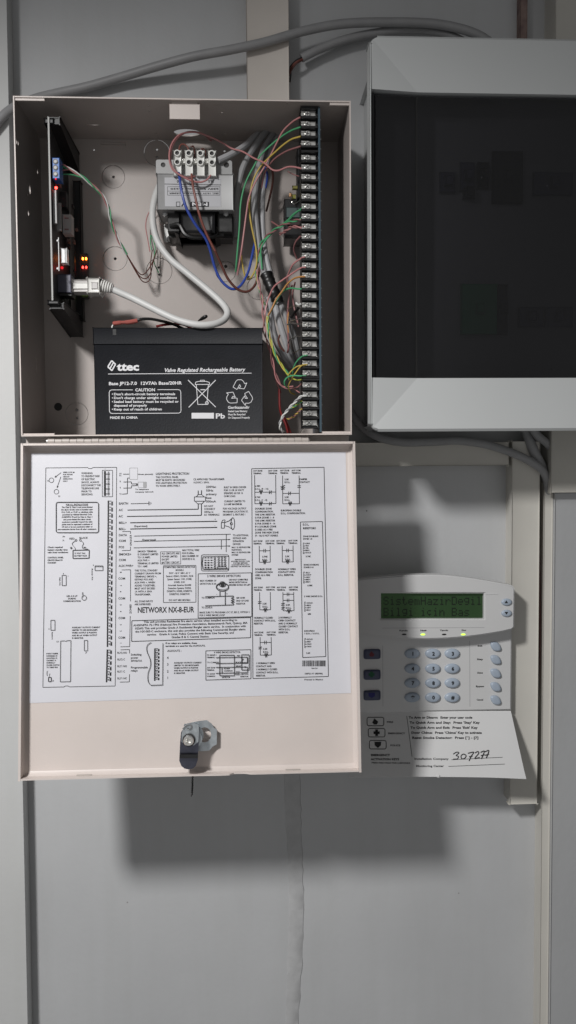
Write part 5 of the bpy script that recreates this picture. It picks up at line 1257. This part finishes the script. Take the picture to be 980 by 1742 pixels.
# ================================================================== keypad
kp = thing('keypad', U(740, 1208, 0), 'light grey alarm keypad with green display and fold-down lid, partly behind the cabinet door', 'keypad')
KX0 = .2900
def prism(bm, pts, d0, d1, r=0):
    """outline in picture places on plane d1, extruded back to d0"""
    P_ = [U(x, y, d1) for x, y in pts]
    f = [bm.verts.new(p) for p in P_]; bk = [bm.verts.new((p.x, -d0, p.z)) for p in P_]
    fc = bm.faces.new(f); bm.faces.new(bk[::-1]); n = len(f)
    for i in range(n): bm.faces.new([f[i], bk[i], bk[(i+1) % n], f[(i+1) % n]])
    if r:
        bmesh.ops.recalc_face_normals(bm, faces=bm.faces)
        bmesh.ops.bevel(bm, geom=list(fc.edges), offset=r, segments=3, affect='EDGES')
body = [(597, 1065), (871, 1065), (871, 1100), (870, 1208), (597, 1213)]
bm = B(); prism(bm, body, WD, .012, .0012); obj('body', bm, M['kp'], kp)
# bezel with arched upper and lower edges, display window cut out of it
upper = [(597, 987)]+[(597+276*t, 987-9*math.sin(math.pi*min(1, t*1.02+.02))+14*max(0, t-.55)**1.3*1.6) for t in [i/18 for i in range(1, 18)]]+[(872, 996), (876, 1001)]
lower = [(875, 1067), (871, 1071)]+[(871-274*t, 1071+24*math.sin(math.pi*(.14+.72*t))*1.0-9.5*(1)+ (9.5*t*.4)) for t in [i/18 for i in range(1, 19)]]
outl = upper+lower
win = [(648.5, 1009.5), (824, 1009.5), (824, 1053), (648.5, 1053)]
BZD = .028
bm = B()
loops = [[(p.x, p.z) for p in (U(x, y, BZD) for x, y in outl)], [(p.x, p.z) for p in (U(x, y, BZD) for x, y in win)]]
plate(bm, loops[0], [loops[1]], lambda a_, b2, h: Vector((a_, -(BZD-.014)-h, b2)), .014)
bmesh.ops.recalc_face_normals(bm, faces=bm.faces)
es = [e for e in bm.edges if len(e.link_faces) == 2 and abs(e.verts[0].co.y+BZD) < 1e-5 and abs(e.verts[1].co.y+BZD) < 1e-5 and e.calc_face_angle(0) > 1]
bmesh.ops.bevel(bm, geom=es, offset=.0012, segments=3, affect='EDGES')
bz = obj('bezel', bm, M['kp'], kp, ang=30)
# recessed panel lines beside the display
KS = Surf((0, -BZD, 0), (0, -1, 0)); K = Print(KS, .00012)
bm = B()
a_ = U(824, 1009.5, BZD); b2 = U(846, 1011, BZD)
box(bm, a_.x+.0008, b2.x, BZD-.0002, BZD+.0004, b2.z, b2.z+.0006); a_ = U(700, 1076, BZD)
obj('window_lip', bm, M['kp'], kp)
K.line(650, 1078-9.5, 824, 1077-9.5, .6)
K.done('groove', M['greyink'], bz)
K.lines(['Kurulu'], 686.5, 1072.6, 4, 2.6, 14, 'C', 1); K.lines(['Hazir'], 720.5, 1072.4, 4, 2.6, 11, 'C', 1); K.lines(['Yangin'], 755.5, 1072.2, 4, 2.6, 14, 'C', 1); K.lines(['Guc'], 789, 1072, 4, 2.6, 8, 'C', 1)
K.done('lettering', ink, bz)
for px, m_ in ((687.5, 'led_off'), (719.5, 'led_g'), (755.5, 'led_off'), (788, 'led_g')):
    c_ = U(px, 1079.3, BZD); bm = B(); bmesh.ops.create_icosphere(bm, subdivisions=2, radius=1, matrix=Matrix.Translation(c_) @ Matrix.Diagonal((.0024, .0006, .00085, 1))); obj('led', bm, M[m_], bz)
a_ = U(646, 1007, .022); b2 = U(827, 1056, .022)
bm = B(); box(bm, a_.x, b2.x, .0215, .0225, b2.z, a_.z); lcd = obj('display', bm, M['lcd'], kp)
DOT = {'S': "01110 10001 10000 01110 00001 10001 01110", 'i': "00100 00000 01100 00100 00100 00100 01110", 's': "00000 00000 01111 10000 01110 00001 11110", 't': "01000 01000 11100 01000 01000 01001 00110",
 'e': "00000 00000 01110 10001 11111 10000 01110", 'm': "00000 00000 11010 10101 10101 10101 10101", 'H': "10001 10001 10001 11111 10001 10001 10001", 'a': "00000 00000 01110 00001 01111 10001 01111",
 'z': "00000 00000 11111 00010 00100 01000 11111", 'r': "00000 00000 10110 11001 10000 10000 10000", 'D': "11110 10001 10001 10001 10001 10001 11110", 'g': "00000 01111 10001 10001 01111 00001 01110",
 'l': "01100 00100 00100 00100 00100 00100 01110", 'B': "11110 10001 10001 11110 10001 10001 11110", 'c': "00000 00000 01110 10000 10000 01110 00100", 'n': "00000 00000 10110 11001 10001 10001 10001", ' ': "00000 "*7}
LS = Surf((0, -.0225, 0), (0, -1, 0)); L = Print(LS, .0002)
for row, t in enumerate(('SistemHazirDegil', 'Bilgi icin Bas')):
    for i, ch in enumerate(t):
        for r, bits in enumerate(DOT[ch].split()):
            for q_, b1 in enumerate(bits):
                if b1 == '1':
                    x = 652.5+i*10.55+q_*1.75; y = 1015+row*19+r*2.05; L.poly([(x, y), (x+1.6, y), (x+1.6, y+1.85), (x, y+1.85)])
L.done('display_text', M['lcdink'], lcd)
def btn(px, py, rx, ry, d0, h, m, name='button', pw=1.0, ang=0):
    c_ = U(px, py, d0); sx = rx/FPX*(-CO.y-d0); sz = ry/FPX*(-CO.y-d0); bm = B(); n = 20; rr = []
    for k, (f_, hh) in enumerate(((1.0, 0), (1.0, h*.45), (.9, h*.8), (.7, h*.97), (.35, h*1.0))):
        ring_ = []
        for i in range(n):
            a = 2*math.pi*i/n; x = abs(math.cos(a))**pw*(1 if math.cos(a) >= 0 else -1); z = abs(math.sin(a))**pw*(1 if math.sin(a) >= 0 else -1)
            ring_.append(bm.verts.new((c_.x+sx*f_*(x*math.cos(ang)-z*math.sin(ang)), c_.y-hh, c_.z+sz*f_*z)))
        rr.append(ring_)
    for A1, A2 in zip(rr, rr[1:]):
        for i in range(n): bm.faces.new([A1[i], A1[(i+1) % n], A2[(i+1) % n], A2[i]])
    bm.faces.new(rr[-1])
    return obj(name, bm, m, kp, ang=60)
KB = Surf((0, -.0148, 0), (0, -1, 0)); K2 = Print(KB, .0003)
rows_ = (1111.5, 1137, 1161.5, 1186); cols_ = (701, 736, 769)
for r, row in enumerate(('123', '456', '789', '*0#')):
    for q_, t in enumerate(row):
        px = cols_[q_]; py = rows_[r]
        b1 = btn(px, py, 13.5, 8.6, .0120, .0027, M['kbtn'], 'number_key')
        bm = B()
        K2.text(t, px+1.5, py+(3 if t == '*' else .6), 10.0 if t == '*' else 6.0, None, 'C', 1, slope=0); K2.done('key_print', ink, b1)
for py in (1099.5, 1122, 1145, 1168, 1190.5):
    btn(843, py, 9, 8.2, .0120, .0028, M['kbtn'], 'function_key', .75, .35)
for px, py, g in ((861.5, 1024, 0), (861.5, 1043, 1)):
    b1 = btn(px, py, 9.5, 6.2, BZD-.0004, .0022, M['kbtn'], 'arrow_key')
    KK = Print(Surf((0, -BZD-.0018, 0), (0, -1, 0)), .0003); s = 1 if g == 0 else -1
    KK.poly([(px, py-2.6*s), (px-3, py+2*s), (px+3, py+2*s)]); KK.done('key_print', ink, b1)
K3 = Print(Surf((0, -.012, 0), (0, -1, 0)), .00012)
for t, y, w_ in (('Exit', 1098.5, 8), ('Stay', 1121.5, 10), ('Chime', 1144.5, 10), ('Bypass', 1167.5, 14), ('Cancel', 1190.3, 11)): K3.text(t, 816.5, y, 2.7, w_, 'C', 1)
K3.done('lettering', ink, kp)
K3.line(799, 1090, 799.5, 1202, .7); K3.done('groove', M['greyink'], kp); K3.line(651, 1098, 651.5, 1202, .6); K3.done('groove', M['greyink'], kp)
for py, m_, sh in ((1112.5, 'redink', 'tri'), (1147.5, 'greenink', 'cross'), (1182.5, 'blueink', 'sh')):
    b1 = btn(632.8, py, 14.8, 8.8, .0118, .0026, M['kdark'], 'panic_key', .32)
    KK = Print(Surf((0, -.0145, 0), (0, -1, 0)), .0003)
    if sh == 'tri': KK.poly([(632, py-5), (628, py+1), (630, py+4.5), (635, py+4.5), (637, py+1)])
    elif sh == 'cross': KK.fill(629.8, py-5, 634.6, py+5); KK.lift += 1e-5; KK.fill(627.2, py-2.2, 637.2, py+2.2)
    else: KK.poly([(627, py-4), (638, py-4), (638, py+1.5), (632.5, py+5), (627, py+1.5)])
    KK.done('key_print', M[m_], b1)
# fold-down lid: leans out from the hinge at its top edge
fo = U(740, 1210, .010); fb = U(740, 1318, .038)
fv = (fb-fo).normalized(); fn_ = Vector((0, fv.z, -fv.y)).normalized()
if fn_.y > 0: fn_ = -fn_
FS = Surf(fo, fn_)
lid = []
n = 24; bm = B(); grid = []
for j in range(9):
    t = j/8; row = []
    for i in range(n+1):
        s = i/n
        xl, xr_ = 594, 869+t*26 if t < .9 else 892.5+(t-.9)*10*3
        yt = 1211-2*s; yb = 1322+2*s-1.5*math.sin(math.pi*s)+ (4*(s-.8)*1.5 if s > .8 else 0)
        x = xl+(xr_-xl)*s; y = yt+(yb-yt)*t
        p = FS(x, y, 0); p = p+fn_*(.0018*max(0, t-.8)/.2*0)
        row.append(p)
    grid.append(row)
top_ = [[bm.verts.new(p) for p in r] for r in grid]; bot_ = [[bm.verts.new(p-fn_*.0018) for p in r] for r in grid]
for j in range(8):
    for i in range(n):
        bm.faces.new([top_[j][i], top_[j][i+1], top_[j+1][i+1], top_[j+1][i]]); bm.faces.new([bot_[j][i], bot_[j+1][i], bot_[j+1][i+1], bot_[j][i+1]])
for i in range(n):
    bm.faces.new([top_[0][i], bot_[0][i], bot_[0][i+1], top_[0][i+1]]); bm.faces.new([top_[8][i], top_[8][i+1], bot_[8][i+1], bot_[8][i]])
for j in range(8):
    bm.faces.new([top_[j][0], top_[j+1][0], bot_[j+1][0], bot_[j][0]]); bm.faces.new([top_[j][n], bot_[j][n], bot_[j+1][n], top_[j+1][n]])
# small catch on the lower edge
cp = FS(746, 1320.5, 0); bmesh.ops.create_icosphere(bm, subdivisions=1, radius=.0018, matrix=Matrix.Translation(cp))
lidob = obj('lid', bm, M['flap'], kp)
F = Print(FS, .0002)
for k, py in enumerate((1227.5, 1246.5, 1267)):
    x = 638.5+k*2.0; F.path(rrect(x-14, py-7.2, x+14.5, py+7.2, 3), 1.2, True)
F.poly([(637, 1222), (633.5, 1229), (636, 1232.5), (641, 1232.5), (643.5, 1228)]); F.fill(638.6, 1241, 643, 1252); F.fill(635.5, 1244.3, 646, 1248.8); F.poly([(637, 1262), (648.5, 1262), (648, 1268), (642.8, 1272.5), (637.5, 1268)])
F.text('FIRE', 658, 1228.3, 2.8, 11, slope=0); F.text('EMERGENCY', 660, 1247.5, 2.8, 29, slope=0); F.text('POLICE', 664, 1268, 2.8, 17, slope=0)
F.lines(['EMERGENCY', 'ACTIVATION KEYS'], 631, 1284.5, 7.0, 3.5, 48, bold=1, slope=0); F.text('PRESS AND HOLD FOR 2 SECONDS', 632, 1297.5, 2.5, 66, slope=.01)
F.done('printed_text', ink, lidob)
for i, t in enumerate(["To Arm or Disarm:  Enter your user code", "To Quick Arm and Stay:  Press 'Stay' Key", "To Quick Arm and Exit:  Press 'Exit' Key", "Door Chime:  Press 'Chime' Key to activate", "Reset Smoke Detector:  Press [*] - [7]"]):
    F.text(t, 695.5+i*1.4, 1220.5+i*8.6, 3.8, (108, 119, 114, 120, 113)[i], bold=1, slope=0)
F.text('Installation Company', 705, 1290.8, 3.4, 58, slope=0); F.text('Monitoring Center', 708, 1303, 3.4, 47, slope=0)
F.line(768, 1292.5, 855, 1288.2, .8); F.line(763, 1303.8, 859, 1299.8, .8); F.line(692, 1218, 701, 1287, .8)
F.done('printed_text', ink, lidob)
def stroke(pts): F.path([(p.x, p.y) for p in spline([(a_, b2, 0) for a_, b2 in pts], 5)], 1.7)
stroke([(771, 1283), (777, 1279.5), (781, 1281), (776, 1285), (780, 1287), (778, 1291), (771, 1291.5)])
stroke([(789, 1282.5), (784.5, 1285.5), (785.5, 1290.5), (790.5, 1290), (793, 1285.5), (789, 1282.5)])
stroke([(796, 1281.5), (806, 1279.5), (802, 1286), (798, 1294.5)]); stroke([(798, 1287.5), (804, 1286)])
stroke([(808, 1281), (813, 1278.5), (814.5, 1281.5), (810, 1287), (808, 1290.5), (816, 1288.5)])
stroke([(817.5, 1280), (824, 1277.5), (822, 1284), (819, 1291)]); stroke([(818, 1285.5), (824.5, 1284)])
stroke([(825, 1279), (831.5, 1276.5), (830, 1283), (827, 1290)]); stroke([(825, 1284.8), (832, 1283)])
F.done('handwriting', ink, lidob)
# specks of plaster on the wall
bm = B()
for px, py in ((624, 869),): bmesh.ops.create_icosphere(bm, subdivisions=1, radius=.0008, matrix=Matrix.Translation(U(px, py, WD)))
tag(obj('pin_head', bm, M['core']), 'tiny dark pin head in the grey wall between cabinet door and duct', 'pin')
